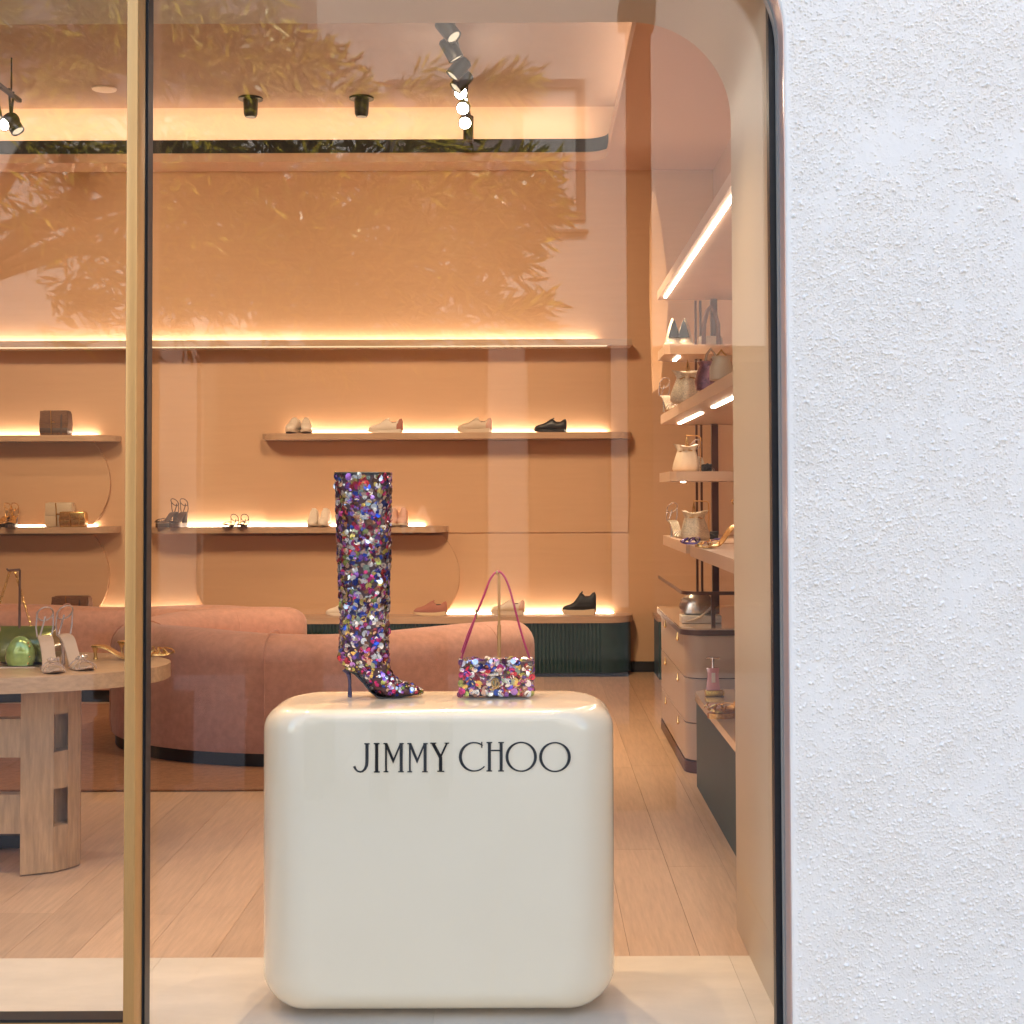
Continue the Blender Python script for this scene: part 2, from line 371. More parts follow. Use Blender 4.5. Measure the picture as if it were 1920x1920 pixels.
# outside jamb: polished bronze reveal, grey bead, black gasket
path_out = roundrect(PXL, PX-.001, STREET, OT, R_, 16)
sweep_frame(path_out, .02, 3.357, 3.425, 'reveal', K['bronze'], su)
path_b = roundrect(PXL+.003, PX-.004, STREET, OT-.004, R_, 16)
sweep_frame(path_b, .02, 3.427, 3.455, 'bead', K['greystrip'], su)

# ------------------------------------------------------------------ shop window (fixed pane) and glass door
win = thing('shop_window', 'large fixed display window pane with brass upright', 'window')
gx0 = P(274, 960, GL).x
MB().box(gx0, PX+.03, GL, GL+.012, -.06, 2.70).build('pane', K['pane'], win, smooth=False)
g1 = P(1447, 960, 3.47).x
MB().box(g1, g1+.06, 3.462, 3.498, -.06, 2.70).build('gasket', K['gasket'], win, smooth=False)
mx0, mx1 = P(234, 960, 3.40).x, P(255, 960, 3.40).x
mb = MB(); mb.rbox(((mx0+mx1)/2, 3.44, 1.3), (mx1-mx0, .08, 2.82), .0035, 2); mul = mb.build('upright', K['gold'], win)
k0 = P(262.5, 960, 3.48).x; k1 = P(276, 960, 3.48).x
b = MB(); b.box(mx1+.0005, k1-.004, 3.465, 3.52, -.08, 2.70); b.box(k1-.0035, k1, 3.475, 3.52, -.08, 2.70); b.build('gasket', K['gasket'], win, smooth=False)
door = thing('glass_door', 'frameless glass door with brass bottom rail', 'door')
dx1 = P(228, 960, GL).x
zr = P(110, 1914, 3.46).z
MB().box(-2.95, mx0-.004, GL, GL+.012, zr-.005, 2.70).build('pane', K['pane'], door, smooth=False)
MB().rbox(((-2.95+mx0-.006)/2, 3.49, (zr-.0095-.075)/2), (mx0-.006+2.95, .06, zr-.0095+.075), .003, 2).build('bottom_rail', K['gold'], door)
MB().box(-2.95, mx0-.005, 3.472, 3.53, zr-.009, zr-.002).build('gasket', K['gasket'], door, smooth=False)

# ------------------------------------------------------------------ back wall shelves and low cabinet
SF = 10.20
def stadium(x0, x1, y0, y1, r0, r1, n=8):
    p = [(x0, y1)]
    if r0: p += [(x0+r0-r0*math.cos(a), y0+r0-r0*math.sin(a)) for a in np.linspace(0,PI/2,n)]
    else: p += [(x0,y0)]
    if r1: p += [(x1-r1+r1*math.sin(a), y0+r1-r1*math.cos(a)) for a in np.linspace(0,PI/2,n)]
    else: p += [(x1,y0)]
    p += [(x1, y1)]; return p
def wall_shelf(pl, pr, py, label, r0=.16, r1=.16, lit=(0,0)):
    a, c = P(pl, py, SF+.05), P(pr, py, SF+.05); z = (P((pl+pr)/2, py, SF).z)
    t = thing('wall_shelf', label, 'shelf', (0,0,0), 0, 'lit oak shelves along the back wall')
    MB().prism(stadium(a.x, c.x, SF, BACK-.001, r0, r1), z-.043, z).build('board', K['shelfwood'], t)
    x0, x1 = a.x+.17, c.x-.17-lit[1]
    MB().box(x0, x1, BACK-.028, BACK-.012, z+.0005, z+.008).build('light_strip', K['led'], t, smooth=False)
    return z, a.x, c.x
zS1, s1a, s1b = wall_shelf(488, 1186, 811, 'long upper oak shelf carrying four kinds of sneaker')
zS1l, _, _ = wall_shelf(-160, 212, 816, 'upper oak shelf carrying a brown woven bag', .16, .16)
zS2l, _, _ = wall_shelf(-160, 212, 989, 'lower oak shelf carrying gold and cream box bags', .16, .16)
zS2, _, _ = wall_shelf(268, 838, 988, 'lower oak shelf partly hidden by the sequin boot')
# top ledge
zl = P(600, 637, SF).z
t = thing('wall_ledge', 'long lit ledge high on the back wall above the shelves', 'ledge')
xa, xb = -4.9, P(1185, 640, SF).x
MB().box(xa, xb, SF, BACK-.001, zl-.045, zl).build('board', K['shelfwood'], t, smooth=False)
MB().box(xa, P(1120,640,SF).x, BACK-.035, BACK-.02, zl+.0005, zl+.006).build('light_strip', K['led'], t, smooth=False)
MB().box(xa, P(1138,640,SF).x, SF-.003, SF+.01, zl-.055, zl-.0465).build('light_strip', emit('dim edge strip glow', (1,.72,.42), .2), t, smooth=False)
# raised wall panels with bowed ends
def bowed(xl_, xr_, z0, z1, bl, br, n=14):
    p = []
    for a in np.linspace(0, 1, n): p.append((xr_ - br*(1-math.sin(PI*(.08+.84*a))**.7), z0+(z1-z0)*a))
    for a in np.linspace(1, 0, n): p.append((xl_ + bl*(1-math.sin(PI*(.08+.84*a))**.7), z0+(z1-z0)*a))
    return p
wp = K['veneer']
def wpanel(pl, pr, y0, y1, bl, br, dp=.032):
    a, c = P(pl, y1, BACK), P(pr, y0, BACK)
    o = MB().slab(bowed(a.x, c.x, a.z, c.z, bl, br), BACK-dp, BACK-.002).build('wall_panel', wp); struct(o); return o
wpanel(488, 1180, 826, 1000, .17, .02, .012)['label'] = 'bowed wall panel under the long upper shelf'
wpanel(-160, 209, 830, 984, .1, .19)['label'] = 'bowed wall panel under the brown bag shelf'
wpanel(-160, 207, 1003, 1156, .1, .18)['label'] = 'bowed wall panel above the pink sofa'
wpanel(368, 862, 1003, 1158, .18, .2)['label'] = 'bowed wall panel behind the sequin boot'
# low cabinet
cab = thing('low_cabinet', 'long dark green fluted cabinet along the back wall', 'cabinet')
zc_ = P(1000, 1156, 10.16).z
CX0, CX1 = -4.7, P(1186, 1200, 10.16).x
MB().prism(stadium(CX0, CX1+.012, 10.13, BACK-.001, 0, .2), zc_-.045, zc_).build('top', K['shelfwood'], cab)
pl_ = stadium(CX0, CX1, 10.15, BACK-.02, 0, .2)
fl_ = []
n_f = 190
for i in range(n_f):
    x_ = CX0 + (CX1-.2-CX0)*i/n_f; wd = (CX1-.2-CX0)/n_f
    fl_ += [(x_, 10.158), (x_+wd*.25, 10.151), (x_+wd*.75, 10.151)]
fl_ += [(CX1-.2+.2*math.sin(a), 10.351-.2*math.cos(a)) for a in np.linspace(0,PI/2,10)]
fl_ += [(CX1, BACK-.02), (CX0, BACK-.02)]
MB().prism(fl_, .03, zc_-.046).build('body', K['green'], cab, ang=20)
MB().box(CX0, CX1-.03, 10.19, BACK-.03, 0, .03).build('plinth', K['dark'], cab, smooth=False)
MB().box(CX0+.1, CX1-.12, BACK-.03, BACK-.014, zc_+.0005, zc_+.007).build('light_strip', K['led'], cab, smooth=False)
bc = thing('base_cabinet', 'small dark green cabinet in the far corner behind the drawers', 'cabinet')
a_ = P(1236, 1270, 10.0)
MB().box(a_.x, 1.28, 10.0, 10.4, 0, .40).build('body', K['greenflat'], bc, smooth=False)
MB().box(a_.x-.01, 1.29, 9.99, 10.41, .401, .43).build('top', K['shelfwood'], bc, smooth=False)

# ------------------------------------------------------------------ rug and sofas
MB().rbox((-2.6, 7.6, .006), (4.4, 2.58, .012), .004, 1).build('rug', K['rug']); tag(bpy.data.objects['rug'], 'rust brown rug under the pink sofas', 'rug')
def sofa(cx, cy_, a, bb, t0, t1, h, th, label, seat=True):
    t = thing('curved_sofa', label, 'sofa', (0,0,0), 0, 'curved pink sofas')
    def ringat(u, s=1.0, dt=0.0, z0=.075, z1=h, wd=th):
        c = Vector((cx+a*math.cos(u), cy_+bb*math.sin(u), 0)); tn = Vector((-a*math.sin(u), bb*math.cos(u), 0)).normalized(); nr = Vector((tn.y, -tn.x, 0))
        c = c + tn*dt; r = wd/2*s; pts = []
        rr = min(.12, r*.95)
        prof = [(-r*.94, z0), (-r, z0+.06)]
        prof += [(-r+rr-rr*math.cos(q), z1-rr+rr*math.sin(q)) for q in np.linspace(0,PI/2,7)]
        prof += [(r-rr+rr*math.sin(q), z1-rr+rr*math.cos(q)) for q in np.linspace(0,PI/2,7)]
        prof += [(r, z0+.06), (r*.94, z0)]
        return [c + nr*o_ + Vector((0,0,z)) for o_, z in prof]
    us = np.linspace(t0, t1, 44); rs = []
    e = th*.45
    for q in np.linspace(0, PI/2, 6)[:-1]: rs.append(ringat(t0, max(.05, math.sin(q+.08)), -e*math.cos(q), z1=h-.10*(1-math.sin(q+.08))))
    for i, u in enumerate(us): rs.append(ringat(u, z1=h+.012*math.sin(i*.37)))
    for q in np.linspace(PI/2, 0, 6)[1:]: rs.append(ringat(t1, max(.05, math.sin(q+.08)), e*math.cos(q), z1=h-.10*(1-math.sin(q+.08))))
    MB().rings(rs).build('backrest', K['pink'], t, ang=60)
    for u in np.linspace(t0+.35, t1-.35, 4): MB().tube([p_ for p_ in ringat(u, 1.006, z1=h+.008)], .004, 5).build('seam', K['pink'], t)
    rs = [ringat(u, z0=.013, z1=.074, wd=th*.82) for u in us]
    MB().rings(rs).build('plinth', K['dark'], t)
    if seat:
        pl = [(cx+(a-th*.5)*math.cos(u), cy_+(bb-th*.5)*math.sin(u)) for u in np.linspace(t0, t1, 30)]
        MB().prism(pl, .10, .40).build('seat', K['pink'], t)
    return t
sofa(-1.10, 7.72, .98, .80, rad(112), rad(360-14), .63, .30, 'curved pink tub sofa with its back to the window')
sofa(-2.95, 8.25, 1.62, .92, rad(38), rad(176), .592, .30, 'curved pink sofa farther back with a brown bag above it', seat=False)

# ------------------------------------------------------------------ pedestal with lettering
PF = 3.56; PD = .38
pa, pb = P(496, 1600, PF+.14), P(1151, 1600, PF+.14); ptop = .759
ped = thing('pedestal', 'glossy cream display pedestal with rounded edges and black lettering', 'pedestal', (0,0,0))
def rrect(x0, x1, z0, z1, rt, rb, n=12):
    p = [(x1-rt+rt*math.cos(a), z1-rt+rt*math.sin(a)) for a in np.linspace(0,PI/2,n)] + [(x0+rt-rt*math.sin(a), z1-rt+rt*math.cos(a)) for a in np.linspace(0,PI/2,n)]
    return p + [(x0+rb-rb*math.cos(a), z0+rb-rb*math.sin(a)) for a in np.linspace(0,PI/2,n)] + [(x1-rb+rb*math.sin(a), z0+rb-rb*math.cos(a)) for a in np.linspace(0,PI/2,n)]
rs = []; RP, RZ, RB = .14, .030, .06
def inset(R, d): return R-math.sqrt(max(0, R*R-(R-d)**2)) if d < R else 0
dys = [0,.0006,.002,.0045,.008,.013,.020,.030,.042,.058,.078,.10,.12,.14]
for side in (0, 1):
    for d_ in (dys if side == 0 else dys[::-1]):
        y_ = PF+d_ if side == 0 else PF+PD-d_; ix, it, ib = inset(RP, d_), inset(RZ, d_), inset(RB, d_)
        rs.append([Vector((x_, y_, z_)) for x_, z_ in rrect(pa.x+ix, pb.x-ix, .016+ib, ptop-it, .064-it*.5, .080-ib*.4)])
MB().rings(rs).build('body', K['pedestal'], ped, ang=70)
MB().rbox(((pa.x+pb.x)/2, PF+PD/2, .012), (pb.x-pa.x-.30, PD-.20, .024), .01, 2).build('plinth', K['dark'], ped)
LP = []
def lz(x, y): q = P(640+x/4.174, 1370+y/4.174, PF); return (q.x, q.z)
def stroke(pts, ws):
    L, R = [], []
    for i, (x, y) in enumerate(pts):
        a = pts[max(i-1,0)]; c = pts[min(i+1,len(pts)-1)]; tx, ty = c[0]-a[0], c[1]-a[1]; l_ = math.hypot(tx,ty)
        nx, ny = -ty/l_, tx/l_; L.append((x+nx*ws[i]/2, y+ny*ws[i]/2)); R.append((x-nx*ws[i]/2, y-ny*ws[i]/2))
    return L, R
class Let:
    def __init__(s): s.b = MB(); s.k = 0
    def depth(s): s.k += 1; return PF-.0016-.00006*s.k, PF+.002
    def poly(s, p): y0, y1 = s.depth(); s.b.slab([lz(*q) for q in p], y0, y1); return s
    def rect(s, x0,y0,x1,y1): return s.poly([(x0,y1),(x1,y1),(x1,y0),(x0,y0)])
    def line(s, pts, ws):
        L, R = stroke(pts, ws); y0, y1 = s.depth(); n = len(L)
        f = [lz(*q) for q in L]; g = [lz(*q) for q in R]
        s.b.rings([[(x,y0,z) for x,z in f],[(x,y0,z) for x,z in g],[(x,y1,z) for x,z in g],[(x,y1,z) for x,z in f],[(x,y0,z) for x,z in f]], cap=False, closed=False); return s
    def oval(s, cx, cy_, rx, ry, ix, iy, a0=0, a1=360, n=64):
        y0, y1 = s.depth(); A = np.linspace(rad(a0), rad(a1), n)
        f = [lz(cx+rx*math.cos(a), cy_-ry*math.sin(a)) for a in A]; g = [lz(cx+ix*math.cos(a), cy_-iy*math.sin(a)) for a in A]
        s.b.rings([[(x,y0,z) for x,z in f],[(x,y0,z) for x,z in g],[(x,y1,z) for x,z in g],[(x,y1,z) for x,z in f],[(x,y0,z) for x,z in f]], cap=False, closed=False); return s
    def done(s): s.b.build('letter', K['ink'], ped, smooth=False)
Let().rect(180,97,222,107).line([(201,103),(201,240),(198,272),(186,299),(166,318),(148,322),(128,317),(112,302),(101,277)],[25,25,24,20,15,13,13,15,20]).done()
Let().rect(265,100,289,322).rect(254,96,299,106).rect(256,317,301,327).done()
for o_ in (0, 187):
    Let().rect(343+o_,100,357+o_,320).rect(330+o_,96,362+o_,105).rect(331+o_,316,367+o_,325).poly([(337+o_,97),(406+o_,258),(413+o_,226),(360+o_,97)]).poly([(406+o_,258),(474+o_,97),(459+o_,97),(402+o_,232)]).rect(457+o_,100,481+o_,320).rect(455+o_,96,489+o_,105).rect(446+o_,316,489+o_,325).done()
Let().poly([(702,97),(766,216),(789,206),(730,97)]).poly([(780,216),(834,97),(819,97),(772,198)]).rect(765,204,790,318).rect(697,93,743,102).rect(809,93,844,101).rect(751,313,805,322).done()
A = [rad(a) for a in np.linspace(52, 318, 50)]
Let().line([(1040+108*math.cos(a), 204-111*math.sin(a)) for a in A], [10+14*max(0,-math.cos(a))**1.2 for a in A]).rect(1095,87,1104,134).done()
Let().rect(1147,92,1171,316).rect(1239,92,1263,316).rect(1171,149,1239,160).rect(1137,88,1181,97).rect(1229,88,1273,97).rect(1136,310,1180,319).rect(1228,310,1272,319).done()
Let().oval(1408,204,123,118,100,107).done()
Let().oval(1672,206,124,118,101,107).done()

# ------------------------------------------------------------------ sequins
SEQC = [('navy',(.02,.035,.22)),('cobalt',(.03,.09,.55)),('magenta',(.62,.04,.22)),('burgundy',(.22,.012,.03)),('red',(.5,.03,.05)),('purple',(.26,.10,.46)),
        ('violet',(.5,.25,.75)),('silver',(.80,.80,.82)),('pearl',(.88,.82,.80)),('gold',(.72,.50,.14)),('olive',(.33,.34,.08)),('sage',(.36,.42,.32)),('beige',(.66,.44,.34)),('copper',(.40,.16,.08)),('brown',(.14,.06,.035)),('plum',(.10,.02,.06))]
SEQW = [6,6,8,7,7,7,6,11,9,7,5,4,9,5,5,4]
SM = [mat('sequin '+n_, c_, .20, metal=.75, spec=.8) for n_, c_ in SEQC]
def disc_local(n=9, t=.03, dome=.06):
    vs = [(0,0,dome)] + [(math.cos(2*PI*j/n), math.sin(2*PI*j/n), 0) for j in range(n)] + [(math.cos(2*PI*j/n), math.sin(2*PI*j/n), -t) for j in range(n)]
    fs = [(0,1+j,1+(j+1)%n) for j in range(n)] + [(1+(j+1)%n,1+j,1+n+j,1+n+(j+1)%n) for j in range(n)] + [tuple(1+n+j for j in range(n-1,-1,-1))]
    return vs, fs
DV, DF = disc_local()
SEQME = []
for m_ in SM:
    me = bpy.data.meshes.new('sequin'); me.from_pydata(DV, [], DF); me.materials.append(m_); SEQME.append(me)
def sequins(samples, parent, nparts=300):
    """samples: (point, outward normal, radius); the ones that show largest become parts, the rest one mesh"""
    eye = Vector((0,0,EYE)); sc = []
    for p, n_, r in samples:
        v = (eye-p).normalized(); sc.append(r*max(-.2, n_.dot(v)))
    order = sorted(range(len(samples)), key=lambda i: -sc[i]); parts = set(order[:nparts])
    rest = MB(); idx = list(range(len(SM)))
    for i, (p, n_, r) in enumerate(samples):
        tilt = Vector((random.gauss(0,.20), random.gauss(0,.20), random.gauss(0,.20)-.10))
        nn = (n_+tilt).normalized(); q = nn.to_track_quat('Z','Y').to_matrix(); k = random.choices(idx, SEQW)[0]
        c = p + n_*(.0012+random.uniform(0,.0026))
        if i in parts:
            o = bpy.data.objects.new('sequin', SEQME[k]); COL.objects.link(o); o.parent = parent
            o.matrix_local = Matrix.Translation(c) @ q.to_4x4() @ Matrix.Diagonal((r,r,r,1))
        else:
            rest.mi = k; rest.add([c + q @ (Vector(v)*r) for v in DV], DF)
    o = rest.build('sequins', SM, parent, smooth=False); o['kind'] = 'stuff'
def qradius(): return random.choices([random.uniform(.0075,.0100), random.uniform(.0052,.0072), random.uniform(.0026,.0042)], [5,5,4])[0]

# ------------------------------------------------------------------ the boot
BY = 3.80
bt = thing('sequin_boot', 'knee high stiletto boot covered in multicoloured sequins on the pedestal', 'boot')
def bp_(x, y): return P(560+x/4, 850+y/4, BY)
prof = [((277,126),(690,126),.94),((285,250),(688,250),.92),((290,400),(685,400),.9),((297,600),(682,600),.9),((303,800),(678,800),.88),((311,1000),(672,1000),.86),
        ((318,1200),(668,1200),.84),((318,1330),(664,1330),.82),((314,1420),(664,1420),.78),((308,1490),(668,1490),.72),((318,1545),(676,1560),.66),((352,1588),(686,1604),.62),
        ((425,1622),(704,1644),.64),((490,1682),(742,1676),.66),((545,1748),(784,1697),.68),((600,1792),(826,1710),.70),((680,1803),(866,1726),.62),((780,1796),(898,1742),.62),((870,1786),(922,1757),.75),((932,1777),(941,1768),.8)]
zb = ptop - bp_(640,1806).z       # stand it on the pedestal
def bring(a, c, k, n=28):
    A, C_ = bp_(*a)+Vector((0,0,zb)), bp_(*c)+Vector((0,0,zb)); m_ = (A+C_)/2; h = (C_-A)/2; hw = max(h.length*k, .0035)
    if a[1] > 1560 and a[0] > 420: hw = {425:.036,490:.037,545:.038,600:.038,680:.033,780:.022,870:.011,932:.004}[a[0]]
    return [m_ + h*math.cos(2*PI*j/n) + Vector((0,1,0))*hw*math.sin(2*PI*j/n) for j in range(n)]
rr_ = [bring(*q) for q in prof]
shaft = MB().rings(rr_[:1]+rr_[:], cap=False); 
o = MB(); o.rings(rr_, cap=False)
top = rr_[0]; cen = sum(top, Vector())/len(top)
inner1 = [cen+(p-cen)*.955 for p in top]; inner2 = [p-Vector((0,0,.10)) for p in inner1]
o.rings([top, inner1, inner2], cap=False)
o.add(rr_[-1], [tuple(range(len(top)))])
o.build('upper', K['boot'], bt, ang=70)
b = MB(); b.rings([[cen+(p-cen)*s+Vector((0,0,z)) for p in top] for s, z in ((1.012,-.006),(1.015,.0005),(.99,.002),(.95,.0005))], cap=False); b.build('top_binding', K['black'], bt)
hp = [(352,1590),(372,1622),(381,1660),(384,1720),(384,1762),(384,1780),(384,1800)]
hr = [.012,.0075,.0050,.0042,.0052,.0062,.0058]
hb = MB(); pts = [bp_(*q)+Vector((0,0,zb)) for q in hp]; pts[-1].z = ptop+.0005
hb.tube(pts, hr, 12)
hb.build('heel', K['heel'], bt)
sp = [(360,1600),(430,1630),(490,1690),(545,1756),(600,1800),(660,1810),(780,1801),(935,1780)]
sb = MB(); sps = [bp_(*q)+Vector((0,0,zb)) for q in sp]
sb.rings([[p+Vector((0,s*w_,dz_)) for s, dz_ in ((-1,0),(1,0),(1,.004),(-1,.004))] for p, w_ in zip(sps,(.020,.028,.032,.035,.035,.032,.020,.004))]); sb.build('sole', K['blackl'], bt)
smp = []
def ring_interp(t):
    i = min(int(t), len(rr_)-2); f = t-i; return [a*(1-f)+c*f for a, c in zip(rr_[i], rr_[i+1])]
lens = [ (sum(rr_[i+1],Vector())/28-sum(rr_[i],Vector())/28).length for i in range(len(rr_)-1)]; cum = np.cumsum([0]+lens)
for _ in range(4300):
    s_ = random.uniform(.004, cum[-1]*.992); i = int(np.searchsorted(cum, s_)-1); f = (s_-cum[i])/max(lens[i],1e-6); R1 = ring_interp(i+f); R2 = ring_interp(min(i+f+.05, len(rr_)-1.01)); n = 28
    ja = random.uniform(0, n); j = int(ja); g = ja-j
    p = R1[j]*(1-g)+R1[(j+1)%n]*g; p2 = R2[j]*(1-g)+R2[(j+1)%n]*g
    tu = R1[(j+1)%n]-R1[j]; tv = p2-p
    n_ = tu.cross(tv)
    if n_.length < 1e-9: continue
    n_.normalize(); c = sum(R1, Vector())/n
    if n_.dot(p-c) < 0: n_ = -n_
    if i >= 12 and n_.z < -.75: continue
    r = qradius()
    if i >= 10: r *= .62
    if i >= 10 and random.random() < .25: continue
    if c.z-p.z > 0 and i >= 12 and random.random() < .3: continue
    smp.append((p, n_, r))
sequins(smp, bt)

# ------------------------------------------------------------------ the handbag and its stand
QY = 3.765
hbg = thing('sequin_handbag', 'small sequinned shoulder bag with magenta strap on the pedestal', 'handbag')
def gp(x, y, Y=QY): return P(820+x/6.623, 1040+y/6.623, Y)
A_, B_ = gp(285,1735), gp(1175,1285); zg = ptop + .004 - A_.z
ctr = Vector(((A_.x+B_.x)/2, QY+.035, (A_.z+B_.z)/2+zg)); wdt, hgt, dep = B_.x-A_.x, B_.z-A_.z, .066
MB().rbox(ctr, (wdt, dep, hgt), .02, 4).build('body', K['boot'], hbg)
MB().rbox(ctr+Vector((0,-dep/2-.002,hgt*.17)), (wdt*.985,.012,hgt*.64), .005, 3).build('flap', K['boot'], hbg)
bs = []
for _ in range(620):
    u, v = random.uniform(-.5,.5), random.uniform(-.5,.5); face = random.choices(['f','t','l','r','b'], [60,12,7,7,20])[0]
    if face == 'f': p = ctr+Vector((u*wdt*1.0, -dep/2, v*hgt*1.0)); n_ = Vector((u*.35 if abs(u)>.4 else 0,-1, .7 if v>.4 else 0)).normalized()
    elif face == 'b': p = ctr+Vector((u*wdt, dep/2, v*hgt)); n_ = Vector((0,1,0))
    elif face == 't': p = ctr+Vector((u*wdt, v*dep, hgt/2-.002)); n_ = Vector((0,-.25,1)).normalized()
    else: sg = -1 if face == 'l' else 1; p = ctr+Vector((sg*(wdt/2-.001), v*dep, u*hgt)); n_ = Vector((sg,-.4,0)).normalized()
    if p.z < ptop+.009: continue
    r_ = min(qradius()*1.05, .0095)
    if face == 'f' and abs(u+.01) < .13 and -.36 < v < .24 and random.random() < .75: r_ *= .45
    if face == 'f' and v > -.14: p = p+Vector((0,-.0075,0))
    bs.append((p, n_, min(r_, (p.z-ptop)*.9)))
sequins(bs, hbg)
sp_ = [(290,1290),(335,1150),(400,960),(450,800),(480,720),(520,610),(575,490),(620,350),(670,240),(720,185),(755,170),(800,190),(850,260),(900,390),(960,620),(1020,860),(1080,1060),(1135,1220),(1160,1290)]
sv = []
for i in range(len(sp_)-1):
    for f in (0,.33,.66): sv.append(gp(sp_[i][0]*(1-f)+sp_[i+1][0]*f, sp_[i][1]*(1-f)+sp_[i+1][1]*f, QY+.035)+Vector((0,0,zg)))
sv.append(gp(*sp_[-1], QY+.035)+Vector((0,0,zg)))
for _ in range(3): sv = [sv[0]]+[(sv[i-1]+sv[i]*2+sv[i+1])/4 for i in range(1,len(sv)-1)]+[sv[-1]]
MB().tube(sv, .0030, 8, flat=.0062).build('strap', K['magenta'], hbg)
MB().tube([gp(300,1180,QY+.03)+Vector((0,0,zg)), gp(380,950,QY+.03)+Vector((0,0,zg)), gp(455,770,QY+.03)+Vector((0,0,zg))], .0022, 6, flat=.005).build('strap_tail', K['magenta'], hbg)
bu = MB(); c_ = gp(485,705,QY+.03)+Vector((0,0,zg))
bu.tube([c_+Vector((.001,-.008,.011)), c_+Vector((.001,-.008,-.011)), c_+Vector((-.0015,.012,-.011)), c_+Vector((-.0015,.012,.011)), c_+Vector((.001,-.008,.011))], .0016, 6); bu.build('buckle', K['chain'], hbg)
for sx_ in (282, 1150):
    q = gp(sx_, 1290, QY+.035)+Vector((0,0,zg)); MB().rbox(q, (.007,.016,.017), .002, 2).build('strap_loop', K['chain'], hbg)
fy = QY+.035-dep/2-.0150
def fgp(x, y): q = gp(x, y, fy); return q+Vector((0,0,zg))
q0, q1 = fgp(640,1468), fgp(760,1442); MB().rbox((q0+q1)/2, (q1.x-q0.x, .005, q1.z-q0.z), .0012, 2).build('clasp_bar', K['silver'], hbg)
lg = MB(); arc = [fgp(722+46*math.cos(a), 1560-54*math.sin(a)) for a in np.linspace(rad(40), rad(325), 20)]; lg.tube(arc, .0027, 6)
lg.tube([fgp(718,1500), fgp(718,1600), fgp(705,1640), fgp(672,1645), fgp(650,1625)], .0027, 6); lg.tube([fgp(722,1545), fgp(765,1545)], .0017, 6); lg.tube([fgp(765,1545),fgp(762,1620)], .0017, 6)
lg.build('monogram', K['chain'], hbg)
st = thing('bag_stand', 'thin brass bag stand holding up the magenta strap', 'stand')
q = gp(768, 1300, QY+.084); pt_ = gp(762, 168, QY+.084)
MB().tube([(q.x, QY+.084, ptop+.004), (q.x, QY+.084, gp(768,840,QY+.084).z+zg)], .0052, 12).build('lower_pole', K['gold'], st)
zt = gp(760,195,QY+.084).z+zg+.003
MB().tube([(q.x, QY+.084, gp(768,840,QY+.084).z+zg), (q.x, QY+.084, zt)], .0036, 12).build('upper_pole', K['gold'], st)
MB().tube([(q.x, QY+.09, zt-.002), (q.x-.003, QY+.03, zt-.002), (q.x-.004, QY+.022, zt+.004)], .0035, 8).build('hook', K['chain'], st)
MB().rbox((q.x, QY+.084, ptop+.0035), (.07,.05,.006), .002, 2).build('foot', K['gold'], st)

